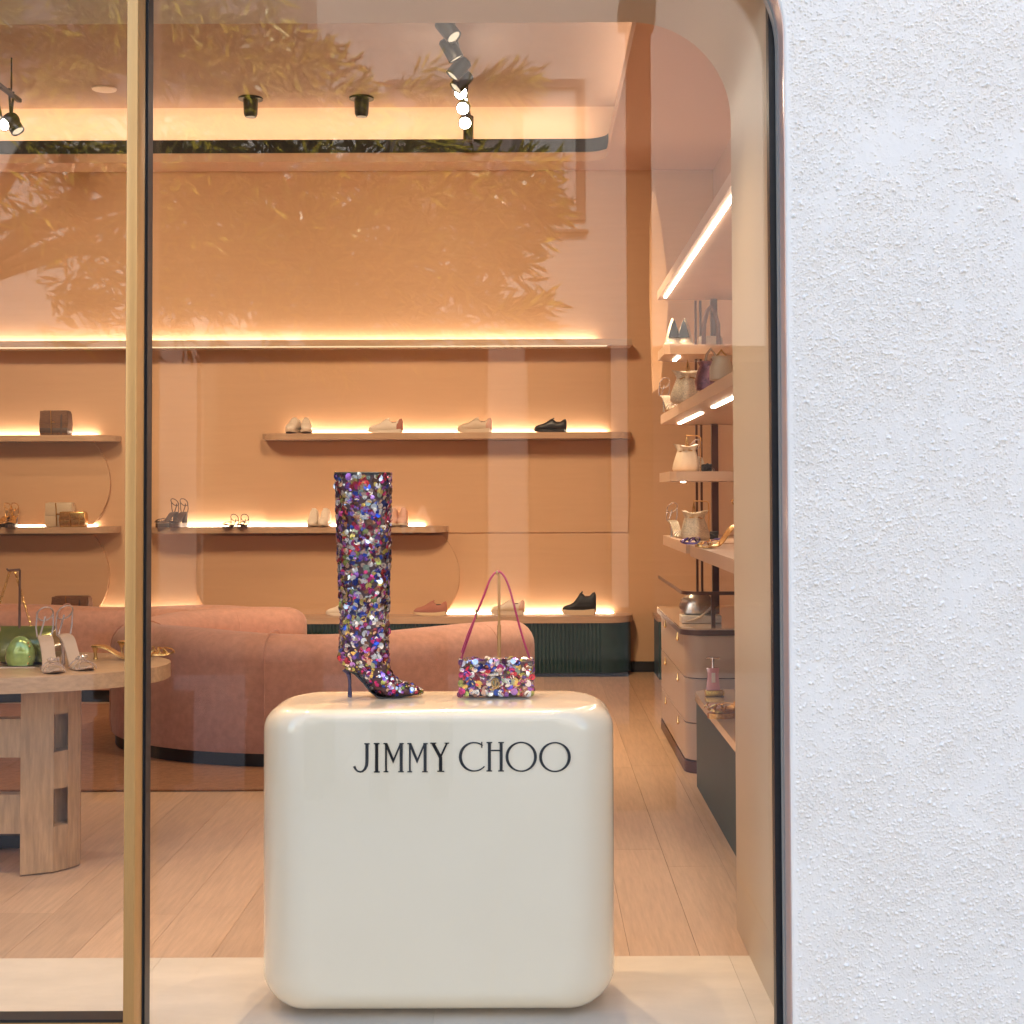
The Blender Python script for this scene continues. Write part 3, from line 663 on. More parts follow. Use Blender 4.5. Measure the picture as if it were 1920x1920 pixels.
# ------------------------------------------------------------------ shoes
def loft_upper(stn, n=14):
    """stations: (x, z0, z1, halfwidth)"""
    rs = []
    for x, z0, z1, hw in stn:
        r = []
        for j in range(n):
            a = 2*PI*j/n; cy_, sz = math.cos(a), math.sin(a)
            r.append(Vector((x, hw*math.copysign(abs(cy_)**.75, cy_), z0+(z1-z0)*(.5+.5*math.copysign(abs(sz)**.75, sz)))))
        rs.append(r)
    return rs
def sneaker(label, loc, rz, L, up, sole, heel=None, chunky=.024, high=0, lace=None, group=None):
    t = thing('sneaker', label, 'sneaker', loc, rz, group); s = L/.28; k = chunky*s
    def so(o_=0): return [(-.138*s-o_,0),(-.12*s,-.034*s-o_),(-.03*s,-.036*s-o_),(.06*s,-.046*s-o_),(.115*s,-.038*s-o_),(.14*s+o_,-.012*s),(.14*s+o_,.012*s),(.115*s,.038*s+o_),(.06*s,.046*s+o_),(-.03*s,.036*s+o_),(-.12*s,.034*s+o_)]
    b = MB(); pl = so(); n = len(pl)
    def lift(x): return .012*s*max(0, (x/s-.07)/.07)**1.6
    ra = [Vector((x*.97,y*.95,.0006+lift(x))) for x,y in pl]; rb_ = [Vector((x*1.01,y*1.03,k*.55+lift(x))) for x,y in pl]; rc = [Vector((x,y,k+(.010*s if x<-.05*s else 0)+lift(x)*.8)) for x,y in pl]
    b.rings([ra, rb_, rc]); b.build('sole', K[sole], t, ang=50)
    hh = high*s
    st_ = [(-.138,.0,.078+high*.9,.016),(-.130,.0,.098+high,.028),(-.112,.0,.094+high,.034),(-.085,.0,.074+high*.9,.036),(-.055,.0,.070+high*.85,.037),(-.030,.0,.090+high*.9,.036),(-.008,.0,.100+high*.85,.035),(.015,.0,.084+high*.45,.036),(.045,.0,.064+high*.1,.041),(.075,.0,.054,.044),(.105,.0,.046,.040),(.126,.0,.036,.029),(.139,.0,.020,.010)]
    rs = loft_upper([(x*s, k*.8, k*.75+z1*s*1.02, hw*s) for x, z0, z1, hw in st_]); MB().rings(rs).build('upper', K[up], t, ang=60)
    MB().rbox((-.070*s, 0, k*.75+(.068+high*.88)*s*1.02), (.062*s, .046*s, .012*s), .005*s, 2).build('dark_opening', K['brown2'], t)  # dark slab paints the shade in the foot opening of the closed upper
    M_ = Matrix.Rotation(rad(30 if not high else 50), 3, 'Y')
    MB().rbox((-.018*s, 0, k*.75+(.094+high*.9)*s*1.02), (.036*s, .038*s, .012*s), .005*s, 2, M_).build('tongue', K[up], t)
    if heel:
        hs = loft_upper([(x*s, k*.85, k*.75+z1*s*1.02+.002*s, hw*s+.0015*s) for x, z0, z1, hw in [(-.141,0,.075+high*.9,.017),(-.131,0,.099+high,.029),(-.112,0,.094+high,.035),(-.092,0,.060+high*.5,.036)]]); MB().rings(hs).build('heel_patch', K[heel], t, ang=60)
    lb = MB()
    for i in range(4):
        x = .002+.018*i; zt_ = (.090-.0125*i+high*.45*(1-i/3))*s*1.02+k*.75
        lb.tube([(x*s,-.024*s,zt_-.010*s),(x*s+.004*s,-.012*s,zt_+.001*s),(x*s+.004*s,.012*s,zt_+.001*s),(x*s,.024*s,zt_-.010*s)], .0022*s, 5)
    lb.build('laces', K[lace or up], t)
    return t
def at(px, py, Y, z): q = P(px, py, Y); return Vector((q.x, Y, z))
SY = 10.29
GS = 'sneakers displayed on the back wall'
p = at(551, 810, SY, zS1); sneaker('white sneaker facing the window, first of the pair on upper shelf', p, rad(-95), .26, 'white', 'offwhite', group=GS)
p = at(574, 810, SY, zS1); sneaker('white sneaker facing the window, second of the pair beside it', p, rad(-80), .26, 'white', 'offwhite', group=GS)
p = at(723, 810, SY, zS1); sneaker('cream sneaker with a rose pink heel on upper shelf', p, PI, .245, 'white', 'white', 'rose', group=GS)
p = at(890, 810, SY, zS1); sneaker('offwhite sneaker with a beige heel tab on upper shelf', p, PI, .245, 'offwhite', 'offwhite', 'blush', .03, group=GS)
p = at(1032, 809, SY, zS1); sneaker('black low sneaker near the end of upper shelf', p, PI, .235, 'blackl', 'blackl', group=GS)
p = at(807, 1153, SY, zc_); sneaker('rose suede sneaker with cream sole on the green cabinet', p, PI, .24, 'rose', 'gum', group=GS)
p = at(952, 1153, SY, zc_); sneaker('offwhite sneaker seen behind the bag stand on the green cabinet', p, PI, .24, 'offwhite', 'offwhite', 'blush', .032, group=GS)
p = at(1086, 1152, SY, zc_); sneaker('black hi-top sneaker with thick cream sole on the green cabinet', p, PI, .245, 'navy', 'gum', None, .04, .055, group=GS)
p = at(640, 1153, SY, zc_); sneaker('pale sneaker mostly hidden behind the sequin boot', p, PI, .22, 'white', 'white', group=GS)
p = at(588, 987, SY, zS2); sneaker('white sneaker seen from its toe, first of the pair left of the boot', p, rad(-88), .24, 'white', 'offwhite', None, .02, .03, group=GS)
p = at(609, 987, SY, zS2); sneaker('white sneaker seen from its toe, nearest the boot shaft', p, rad(-92), .24, 'white', 'offwhite', None, .02, .03, group=GS)
p = at(738, 987, SY, zS2); sneaker('pale pink sneaker half hidden by the boot shaft', p, rad(-90), .24, 'blush', 'offwhite', None, .02, .03, group=GS)
p = at(756, 987, SY, zS2); sneaker('pale pink sneaker standing clear right of the boot shaft', p, rad(-90), .24, 'blush', 'offwhite', None, .02, .03, group=GS)

def sandal(label, loc, rz, L, hh, m, heel_m=None, straps=3, ankle=.085, plat=0.0, thick=.006, group=None, wide=.036, bow=None, sl=None):
    t = thing('sandal', label, 'sandal', loc, rz, group)
    def zc2(u): return plat + hh*(1-1/(1+math.exp(-(u-.36)*13)))+.003+.010*max(0,(u-.85)/.15)**2
    us = np.linspace(0,1,16); ws = [.020,.023,.025,.025,.024,.023,.023,.025,.029,.033,.036,.037,.035,.030,.022,.008]
    rs = []
    for u, w_ in zip(us, ws):
        x = -.35*L + u*L; z = zc2(u); w_ = w_*wide/.036
        rs.append([Vector((x,-w_,z)),Vector((x,w_,z)),Vector((x,w_*.96,z+thick)),Vector((x,-w_*.96,z+thick))])
    MB().rings(rs).build('sole', K[sl or m], t, ang=50)
    if plat > 0:
        pr = [(-.35*L+u*L, w_*wide/.036) for u, w_ in zip(us, ws)]
        poly = [(x,-w_) for x,w_ in pr]+[(x,w_) for x,w_ in pr[::-1]]
        MB().prism(poly, 0.0005, plat).build('platform', K[heel_m or m], t)
    if hh > .02:
        MB().tube([(-.32*L,0,zc2(.03)),(-.315*L,0,zc2(.03)*.6+plat*.3),(-.31*L,0,.012),(-.31*L,0,.0006)], [.013,.007,.006,.008] if plat == 0 else [.022,.02,.02,.022], 8).build('heel', K[heel_m or m], t)
    for i in range(straps):
        u = .62+.13*i; x = -.35*L+u*L; w_ = .036*wide/.036*(1 if u < .85 else .85); z = zc2(u)
        pts = [(x+(.014*math.sin(a*2+i)), -w_*math.cos(a), z+thick*.5+.030*(1.15-u*.4)*math.sin(a)) for a in np.linspace(0,PI,9)]
        MB().tube(pts, .0034, 6, flat=.0016).build('strap', K[m], t)
    if ankle > 0:
        z = zc2(.06)+ankle; x0 = -.26*L
        pts = [(x0+.028*math.cos(a), .027*math.sin(a), z+.026*math.cos(a)) for a in np.linspace(0,2*PI,15)]
        MB().tube(pts, .0032, 6).build('ankle_strap', K[m], t)
        for sy_ in (-1,1): MB().tube([(-.30*L,sy_*.024,zc2(.06)+.004),(-.29*L,sy_*.029,z-.045),(x0,sy_*.027,z)], .003, 6).build('side_strap', K[m], t)
        MB().tube([(-.34*L,-.015,zc2(.03)),(-.345*L,0,z-.03),(-.33*L,.004,z-.01)], .0035, 6).build('heel_strap', K[m], t)
    if bow:
        b = MB(); z = zc2(.72)+.034; x = .37*L
        for q in range(7): b.rbox((x+random.uniform(-.02,.02), random.uniform(-.02,.02), z+random.uniform(-.004,.010)), (.016,.014,.010), .004, 1, Matrix.Rotation(random.uniform(0,3),3,'X'))
        b.build('bow', K[bow], t)
    return t
SG = 'sandals and pumps on display'
p = at(318, 987, SY, zS2); sandal('dark platform sandal, first of the pair beside the window upright', p, rad(-110), .24, .07, 'brown2', 'brown2', 3, .075, .03, group=SG)
p = at(338, 987, SY, zS2); sandal('dark platform sandal, second of the pair beside the window upright', p, rad(-100), .24, .07, 'brown2', 'brown2', 3, .075, .03, group=SG)
p = at(435, 987, SY, zS2); sandal('flat brown strappy sandal, first of the pair on the lower shelf', p, rad(-95), .24, .0, 'brown2', None, 3, .055, .006, group=SG)
p = at(457, 987, SY, zS2); sandal('flat brown strappy sandal, second of the pair on the lower shelf', p, rad(-85), .24, .0, 'brown2', None, 3, .055, .006, group=SG)
p = at(6, 988, SY, zS2l); sandal('gold wedge sandal at the left edge of the lower shelf', p, rad(-100), .25, .05, 'goldl', 'brown2', 3, .07, .025, group=SG)
p = at(24, 988, SY, zS2l); sandal('gold wedge sandal next to the cream box bag', p, rad(-80), .25, .05, 'goldl', 'brown2', 3, .07, .025, group=SG)

# ------------------------------------------------------------------ bags on the back wall
def boxbag(label, loc, w_, d, h, m, chain_m='chain', band=None, flap=True, group='bags on the back wall shelves', rz=0):
    t = thing('handbag', label, 'handbag', loc, rz, group)
    b = MB(); b.rings([[Vector((sx*w_/2*k,sy*d/2*k2,z)) for sx,sy in ((-1,-1),(-.6,-1.06),(.6,-1.06),(1,-1),(1,1),(.6,1.06),(-.6,1.06),(-1,1))] for k,k2,z in ((.90,.9,.0005),(.95,.97,.004),(1,1,h*.45),(.97,.8,h*.85),(.92,.55,h*.97),(.8,.3,h))]); b.build('body', K[m], t, ang=50)
    if flap: MB().rbox((0,-d/2*1.04,h*.72), (w_*.94,.008,h*.50), .004, 2).build('flap', K[m], t)
    if band: MB().rbox((0,0,h*.20), (w_*.985,d*1.09,h*.20), .006, 2).build('band', K[band], t)
    MB().tube([(-w_*.1,-d*.55,h*.98),(-w_*.07,-d*.60,h*.7),(-w_*.06,-d*.62,h*.35),(-w_*.05,-d*.62,h*.04)], .0045, 6).build('chain', K[chain_m], t)
    MB().tube([(w_*.28,-d*.5,h*.98),(w_*.28,-d*.58,h*.6),(w_*.28,-d*.57,.01)], .007, 6, flat=.003).build('strap', K['brown2'] if m == 'brown' else K[m], t)
    MB().rbox((0,-d/2*1.1-.003,h*.52), (.02,.005,.012), .001, 1).build('clasp', K['chain'], t)
    return t
boxbag('brown woven bag with chain on the upper left shelf', at(105, 815, 10.30, zS1l), .205, .11, .18, 'brown', band='brown2')
boxbag('cream box bag standing behind the gold one', at(113, 988, 10.34, zS2l), .20, .08, .175, 'palepouch')
boxbag('small gold box bag in front of the cream one', at(138, 988, 10.26, zS2l), .185, .08, .112, 'goldl')
boxbag('brown woven bag showing above the sofa back', at(135, 1153, 10.28, zc_), .265, .12, .15, 'brown')

# ------------------------------------------------------------------ display table by the door
tab = thing('display_table', 'oval oak display table with lattice slab legs', 'table')
TZ = .690; tcx, tcy, trx, tr_y = -2.165, 5.15, .86, .43
el = [(tcx+trx*math.copysign(abs(math.cos(a))**.9,math.cos(a)), tcy+tr_y*math.copysign(abs(math.sin(a))**.9,math.sin(a))) for a in np.linspace(0,2*PI,72,endpoint=False)]
b = MB(); b.prism(el, TZ-.052, TZ); b.build('tabletop', K['oaktop'], tab, ang=30)
def pz(py, Y): return P(100, py, Y).z
pA, pB, pC, pD = [Vector((P(px_, 1500, yy).x, yy)) for px_, yy in ((38,4.92),(100,4.965),(127,5.01),(150,5.065))]
nb = Vector((-.02,.075))
def seg(a, c, z0, z1, b): b.prism([tuple(a),tuple(c),tuple(c+nb),tuple(a+nb)], z0, z1)
zs = [0.004, pz(1550,4.97), pz(1480,4.97), pz(1410,4.97), pz(1340,4.97), TZ-.053]
b = MB()
for a, c in ((pA,pB),(pC,pD)): seg(a, c, zs[0], zs[5], b)
for z0, z1 in ((zs[0],zs[1]),(zs[2],zs[3]),(zs[4],zs[5])): seg(pB+Vector((.0006,.0006)), pC-Vector((.0006,.0006)), z0, z1, b)
b.build('leg', K['oak'], tab, smooth=False)
MB().prism([tuple(pB+nb),tuple(pC+nb),tuple(pC+nb*1.9),tuple(pB+nb*1.9)], .004, TZ-.053).build('inner_board', K['oak'], tab, smooth=False)
for y0, y1 in ((1563,1490),(1420,1348)):
    MB().box(-2.75, pA.x-.001, 4.93, 4.985, pz(y0,4.93), pz(y1,4.93)).build('rail', K['oak'], tab, smooth=False)
MB().box(-2.75,-2.55,4.93,5.0,.004,TZ-.053).build('leg', K['oak'], tab, smooth=False)
MB().box(-2.60,-1.80,5.30,5.36,.004,.05).build('floor_rail', K['dark'], tab, smooth=False)
# green bag on a stand, clear sandals, mules
q = PZ(30, 1252, TZ); gb = thing('green_bag', 'lime green evening bag with gold chain on the oval table', 'handbag', (q.x, q.y+.12, TZ))
b = MB(); b.rings([[Vector((sx*.105*k,sy*.045*k2,z)) for sx,sy in ((-1,-1),(-.5,-1.15),(0,-1.2),(.5,-1.15),(1,-1),(1,1),(.5,1.15),(0,1.2),(-.5,1.15),(-1,1))] for k,k2,z in ((.6,.6,.0006),(.95,1,.012),(1.02,1.1,.05),(.92,.75,.10),(.88,.35,.122),(.93,.18,.135))]); b.build('body', K['lime'], gb, ang=50)
gc = [(-.155+.10,-.02,.13)]; 
q2 = P(62, 1187, q.y+.12) - Vector((q.x, q.y+.12, TZ)); q3 = P(24, 1068, q.y+.12) - Vector((q.x, q.y+.12, TZ)); q4 = P(-14, 1170, q.y+.12) - Vector((q.x, q.y+.12, TZ))
ch = MB()
def chain(b, a, c, n, r=.0042):
    for i in range(n):
        p_ = a.lerp(c, (i+.5)/n); d_ = (c-a).normalized()*(c-a).length/n*.62; s_ = d_.cross(Vector((0,1,0) if i%2 else (0,.5,1))).normalized()*r
        b.tube([p_-d_, p_+s_, p_+d_, p_-s_, p_-d_], .0021, 4)
chain(ch, q2, q3+Vector((.006,0,0)), 26); chain(ch, q4, q3-Vector((.008,0,0)), 22); ch.build('chain', K['chain'], gb)
q = PZ(38, 1250, TZ); hbq = thing('pearly_purse', 'round pearly lime purse in front of the green bag', 'purse', (q.x, q.y, TZ))
b = MB(); b.lathe([(.012,.0006),(.045,.006),(.054,.03),(.050,.06),(.036,.088),(.018,.104),(.004,.108)], (0,0,0), 18, 1.0, .62); b.build('body', K['limep'], hbq, ang=60)
b = MB()
for i in range(7): b.lathe([(.001,-.004),(.004,0),(.001,.004)], (.034+.006*math.sin(i*2.1), -.02, .085-.012*i), 6)
b.build('charm', K['chain'], hbq)
MB().rbox((0,0,.001), (.13,.07,.006), .002, 1).build('stand_base', K['silver'], hbq)
sx0 = P(37, 1100, 5.16).x; gst = thing('bag_stand', 'dark thin stand holding the gold chain of the green bag', 'stand')
zt_ = P(37, 1068, 5.16).z
MB().tube([(sx0,5.16,TZ+.0006),(sx0,5.16,TZ+.20),(sx0,5.16,zt_)], [.005,.0045,.0035], 8).build('pole', K['brownmetal'], gst)
MB().tube([(sx0,5.16,zt_),(sx0-.035,5.14,zt_-.002),(sx0-.038,5.138,zt_+.006)], .004, 6).build('hook', K['brownmetal'], gst)
MB().lathe([(.035,.0006),(.035,.004),(.006,.006)], (sx0,5.16,TZ), 14).build('foot', K['brownmetal'], gst)
q = PZ(92, 1258, TZ); sandal('clear vinyl heeled sandal nearest the green bag', q+Vector((-.02,.05,0)), rad(-62), .265, .10, 'clear', 'clear', 3, .085, 0, .007, SG, bow='silver', sl='tan')
q = PZ(140, 1254, TZ); sandal('clear vinyl heeled sandal on the right of its pair', q+Vector((-.03,.06,0)), rad(-52), .265, .10, 'clear', 'clear', 3, .085, 0, .007, SG, bow='silver', sl='tan')
q = PZ(205, 1238, TZ); sandal('gold kitten heel mule lying side on near the table edge', q+Vector((.01,.02,0)), rad(-4), .22, .045, 'goldl', 'goldl', 3, 0, 0, .006, SG)
q = PZ(262, 1232, TZ); sandal('gold kitten heel mule behind the window upright', q+Vector((-.02,.06,0)), rad(-12), .22, .045, 'goldl', 'goldl', 3, 0, 0, .006, SG)

# ------------------------------------------------------------------ right side: low counter, drawers, wall shelving
CZ = .42
lc = thing('low_counter', 'low dark green counter with glossy stone top along the side wall', 'counter')
MB().box(.715, XR-.005, 4.35, 6.38, .0, CZ-.045).build('body', K['greenflat'], lc, smooth=False)
cp = [(.70,4.35),(XR-.005,4.35),(XR-.005,6.42),(.82,6.42)]+[(.82-.12*math.sin(a), 6.30+.12*math.cos(a)) for a in np.linspace(0.1,PI/2,8)]
MB().prism(cp, CZ-.032, CZ).build('top', K['counter'], lc)
dc = thing('drawer_cabinet', 'cream drawer cabinet with rounded corner and stone top', 'cabinet')
DZ = .668
def dpl(o_): return [(XR-.005,6.66-o_)]+[(XR-.005,7.95)]+[(.70-o_,7.95)]+[(.70-o_+.09-.09*math.cos(a), 6.75-o_-.09*math.sin(a)) for a in np.linspace(0,PI/2,9)]
for i, (z0, z1) in enumerate(((.06,.225),(.231,.432),(.438,.632))): MB().prism(dpl(.0)[::-1], z0, z1).build('drawer', K['tan'], dc)
MB().prism(dpl(-.012)[::-1], .055, .635).build('carcass', K['brown2'], dc)
MB().prism(dpl(.004)[::-1], .0005, .054).build('plinth', K['brownmetal'], dc)
MB().prism(dpl(.022)[::-1], .636, DZ-.008).build('edge', K['brownmetal'], dc)
MB().prism(dpl(.02)[::-1], DZ-.0079, DZ).build('top', K['counter'], dc)
for z in (.21,.415,.61):
    for yy in (6.95, 7.6):
        MB().lathe([(.002,-.03),(.008,-.02),(.004,0),(.003,.012)], (.690,yy,z), 8).build('knob', K['chain'], dc)
# glass display on the drawers
gd = thing('glass_display', 'glass display shelf on a metal post above the drawers', 'display')
gz = .835
MB().prism(dpl(.01)[::-1], gz-.012, gz).build('shelf', K['pane2'], gd)
def edge_strip(o0,o1,z0,z1):
    A_, B_ = dpl(o0), dpl(o1); b = MB(); A_ = A_[2:]+[A_[0]]; B_ = B_[2:]+[B_[0]]
    b.rings([[(x,y,z0) for x,y in A_],[(x,y,z1) for x,y in A_],[(x,y,z1) for x,y in B_],[(x,y,z0) for x,y in B_],[(x,y,z0) for x,y in A_]], cap=False, closed=False); return b
edge_strip(.0105,.014,gz-.014,gz+.002).build('edge', K['brownmetal'], gd)
q = P(1337, 1130, 6.72); MB().box(q.x-.009, q.x+.009, 6.71, 6.73, DZ+.0005, gz-.015).build('post', K['brownmetal'], gd, smooth=False)

ws = thing('wall_shelving', 'tall side wall shelving of pale boards with white light strips', 'shelving')
SX = .70
def sshelf(y0, y1, py, Y, name='shelf', cut=.10, led=()):
    z = P(1000+SX*FPX/Y, py, Y).z
    pl = [(XR-.004,y0),(XR-.004,y1),(SX+cut,y1),(SX,y1-cut),(SX,y0+cut*.3),(SX+cut*.3,y0)]
    o = MB().prism(pl[::-1], z-.05, z).build(name, K['shelf2'], ws, smooth=False)
    for a, c in led: 
        MB().box(SX+.080, SX+.098, a, c, z-.055, z-.0505).build('light_strip', K['ledw'], ws, smooth=False)
    return z
K['shelf2'] = mat('pale lacquer shelf', (.58,.40,.29), .35, var=.04)
zA = sshelf(7.65, 8.15, 646, 7.65, led=((7.78,8.02),))
zB = sshelf(4.6, 8.0, 702, 5.18, led=((4.7,6.3),(6.75,7.75)))
zC2 = sshelf(7.35, 8.1, 884, 7.35, led=((7.55,7.62),))
zD = sshelf(4.6, 6.55, 1021, 6.5); 
zD2 = sshelf(6.60, 7.9, 1008, 7.4)
ztop = P(1250, 560, 7.8).z
MB().box(SX-.01, XR-.004, 4.6, 7.95, ztop+.012, ztop+.06).build('canopy', K['shelf2'], ws, smooth=False)
MB().box(SX+.016, SX+.029, 4.7, 7.82, ztop+.007, ztop+.0115).build('light_strip', K['ledw'], ws, smooth=False)
# leaf shaped end board and uprights
zf = lambda py: P(1240, py, 8.12).z
xf = lambda px: P(px, 900, 8.12).x
leafp = [(xf(1226),zf(735)),(xf(1240),zf(725)),(xf(1250),zf(640)),(xf(1256),zf(570)),(xf(1253),zf(500)),(xf(1245),zf(430)),(xf(1234),zf(362)),(xf(1228),zf(356)),(xf(1223),zf(420)),(xf(1222),zf(560))]
MB().slab(leafp[::-1], 8.16, 8.20).build('end_board', K['veneer'], ws)
for px_ in (1341,):
    q = P(px_, 900, 7.9); MB().box(q.x-.018, q.x+.018, 7.9, 7.94, DZ+.001, ztop+.011).build('upright', K['brownmetal'], ws, smooth=False)
for px_ in (1307, 1316): q = P(px_, 900, 7.95); MB().box(q.x-.006, q.x+.006, 7.96, 7.98, DZ+.001, ztop+.011).build('rod', K['brownmetal'], ws, smooth=False)
q = P(1331, 650, 7.8); lpz = zA
ap = [Vector((q.x-.04,7.75,lpz+.0005)),Vector((q.x-.037,7.75,lpz+.12)),Vector((q.x-.02,7.75,lpz+.19)),Vector((q.x,7.75,lpz+.215)),Vector((q.x+.02,7.75,lpz+.19)),Vector((q.x+.037,7.75,lpz+.12)),Vector((q.x+.042,7.75,lpz+.0005))]
hl = thing('tan_tote', 'tall looped brown bag handle standing on the highest short shelf', 'bag'); MB().tube(ap, .012, 8, flat=.006).build('handle', mat('tan strap leather', (.17,.075,.05), .5), hl)
MB().rbox((q.x,7.80,lpz+.03), (.13,.07,.058), .012, 2).build('body', K['palepouch'], hl)

def pump(label, loc, rz, m):
    """pointed pump tipped up on its heel so that the dark insole faces the window"""
    t = thing('pump', label, 'pump', loc, rz, SG); rs = []; n = 14
    for u in np.linspace(0,1,12):
        w_ = .046*(1-u)**.75+.003; d_ = .030*(1-u)**.6+.003
        rs.append([Vector((w_*math.cos(2*PI*j/n), .02*u+d_*math.sin(2*PI*j/n), .012+.142*u)) for j in range(n)])
    MB().rings(rs).build('upper', K[m], t, ang=60)
    MB().slab([(-.030,.045),(.030,.045),(.012,.115),(.001,.142),(-.011,.115)], -.031, -.016).build('insole', K['navy'], t)
    MB().rbox((0,0,.008), (.105,.07,.0155), .006, 2).build('sole', K['champagne'], t)
    MB().tube([(0,.03,.14),(.004,.05,.09),(.006,.06,.001)], [.009,.005,.004], 8).build('heel', K['silver'], t)
    return t
q = P(1263, 645, 7.72); pump('crystal pump on the highest short shelf, nearer the corner', (q.x, 7.74, zA), rad(4), 'champagne')
q = P(1284, 645, 7.72); pump('crystal pump on the highest short shelf, nearer the brown loop', (q.x, 7.74, zA), rad(-14), 'champagne')

def pouch(label, loc, s, m, hook=True):
    t = thing('drawstring_pouch', label, 'pouch', loc, 0, 'drawstring pouches on the side shelving'); n = 28
    prof_ = [(.06,.0006),(.098,.004),(.108,.022),(.103,.06),(.090,.105),(.076,.145),(.066,.168),(.078,.190),(.086,.208)]; ph = random.uniform(0,6)
    rs = []
    for i, (r, z) in enumerate(prof_):
        k = (i/8)**1.3*.24
        rs.append([Vector((r*s*(1+k*math.cos(5*2*PI*j/n+ph)+.04*math.sin(3*2*PI*j/n+i+ph))*math.cos(2*PI*j/n), r*s*.72*(1+k*math.cos(5*2*PI*j/n+ph))*math.sin(2*PI*j/n), z*s+(.012*s*math.cos(2*2*PI*j/n) if i >= 7 else 0))) for j in range(n)])
    MB().rings(rs).build('body', K[m], t, ang=70)
    MB().tube([(.062*s*math.cos(a), .046*s*math.sin(a), .166*s+.004*math.sin(3*a)) for a in np.linspace(0,2*PI,17)], .0045*s, 6).build('drawstring', K['chain'], t)
    for sx_ in (-.03,.03):
        MB().lathe([(.003,-.002),(.008,0),(.003,.003)], (sx_*s, -.052*s, .168*s), 8).build('eyelet', K['chain'], t)
    MB().tube([(-.01*s,0,.17*s),(-.006*s,0,.24*s),(0,0,.285*s),(.006*s,0,.24*s),(.012*s,0,.17*s)], .006*s, 6).build('handle', K['chain'], t)
    if hook:
        MB().tube([(.115*s,.05*s,.0008),(.115*s,.05*s,.27*s),(.10*s,.04*s,.285*s),(.0,.0,.288*s),(-.004*s,-.02*s,.29*s)], .0045*s, 6).build('stand', K['gold'], t)
    return t
q = P(1282, 753, 6.9); pouch('champagne glitter drawstring pouch on the long slanting shelf', (q.x+.02, 6.9, zB), .74, 'champagne', False)
q = P(1290, 883, 7.45); pouch('cream satin drawstring pouch on the middle short shelf', (q.x, 7.50, zC2), .66*1.0, 'palepouch')
q = P(1305, 1010, 6.9); pouch('pearl glitter drawstring pouch on the shelf above the glass display', (q.x, 6.98, zD2), .66, 'champagne')
q = P(1329, 715, 6.0); sq = thing('sequin_pouch', 'violet and copper sequin pouch on the long slanting shelf', 'pouch', (q.x+.01, 6.05, zB))
b = MB(); b.lathe([(.03,.0006),(.058,.005),(.064,.04),(.055,.08),(.042,.105),(.052,.125)], (0,0,0), 20); b.build('body', K['lilglit'], sq, ang=70)
b = MB(); b.tube([(-.02,0,.115),(-.012,0,.155),(.006,0,.18),(.022,0,.155),(.026,0,.115)], .006, 6); b.build('handle', K['silver'], sq)
q = P(1353, 705, 5.5); sq = thing('cream_clutch', 'small cream gathered clutch beside the violet sequin pouch', 'clutch', (q.x, 5.50, zB))
b = MB(); b.lathe([(.03,.0006),(.046,.006),(.046,.05),(.034,.08),(.040,.095)], (0,0,0), 18); b.build('body', K['palepouch'], sq, ang=70); MB().tube([(-.03,0,.08),(0,0,.12),(.03,0,.08)], .004, 6).build('handle', K['chain'], sq)
for (px_, py_, Y_, z_, lab) in ((1257,760,7.4,zB,'clear sandal at the far end of the long slanting shelf'),(1272,1006,7.3,zD2,'clear sandal left of the pearl glitter pouch'),(1322,880,7.5,zC2,'clear sandal behind the cream satin pouch')):
    q = P(px_, py_, Y_); sandal(lab, (q.x, Y_+.12 if px_ != 1322 else 7.72, z_), rad(-75), .21, .08, 'clear', 'silver', 3, .07, 0, .006, SG, sl='champagne')
for (px_, py_, Y_, z_, lab) in ((1324,880,7.5,zC2,'black rosette clutch on the middle short shelf'),(1335,1003,7.1,zD2,'black rosette clutch behind the violet mule')):
    q = P(px_, py_, Y_); t = thing('rosette_clutch', lab, 'clutch', (q.x, Y_-.02, z_), 0, 'black rosette clutches'); b = MB()
    b.rbox((0,0,.020), (.055,.03,.039), .008, 2); b.build('body', K['blackl'], t); b = MB()
    for k_ in range(9): b.rbox((random.uniform(-.022,.022), -.018+random.uniform(-.003,.003), .022+random.uniform(-.014,.016)), (.016,.008,.014), .004, 1, Matrix.Rotation(k_,3,'Y'))
    b.build('rosette', K['blackl'], t)
q = P(1333, 1020, 6.4); sandal('violet satin mule at the near end of the lower shelf', (q.x, 6.46, zD), rad(170), .20, .02, 'violet', 'violet', 3, 0, 0, .008, SG)
q = P(1356, 1030, 6.0); sandal('gold heeled sandal beside the violet mule', (q.x+.02, 6.05, zD), rad(-160), .22, .095, 'goldl', 'goldl', 3, .08, 0, .006, SG)
# silver bag with pearl chain on the drawers, on a white box
q = P(1305, 1155, 6.95); dt = thing('white_box', 'flat cream box under the silver bag', 'box', (q.x, 6.95, DZ)); MB().rbox((.02,0,.019), (.19,.12,.036), .003, 2).build('carton', K['white'], dt)
sbag = thing('silver_bag', 'crumpled silver evening bag with pearl chain below the glass shelf', 'handbag', (q.x+.01, 6.97, DZ+.0375))
b = MB(); n = 24; rs = []
for i, (r, z, k) in enumerate(((.05,.0006,.1),(.082,.008,.05),(.086,.04,.1),(.072,.075,.12),(.045,.098,.15),(.02,.105,.1))): rs.append([Vector((r*1.0*(1+k*math.sin(5*2*PI*j/n+i*1.7))*math.cos(2*PI*j/n), r*.6*math.sin(2*PI*j/n), z)) for j in range(n)])
b.rings(rs); b.build('body', K['silver'], sbag, ang=40)
b = MB()
for i in range(17):
    u = i/16; b.lathe([(.001,-.006),(.006,-.003),(.007,0),(.006,.003),(.001,.006)], (-.07+.13*u, -.075-.02*math.sin(u*PI), -.025+.07*u*u), 8)
b.build('pearl_chain', K['offwhite'], sbag)
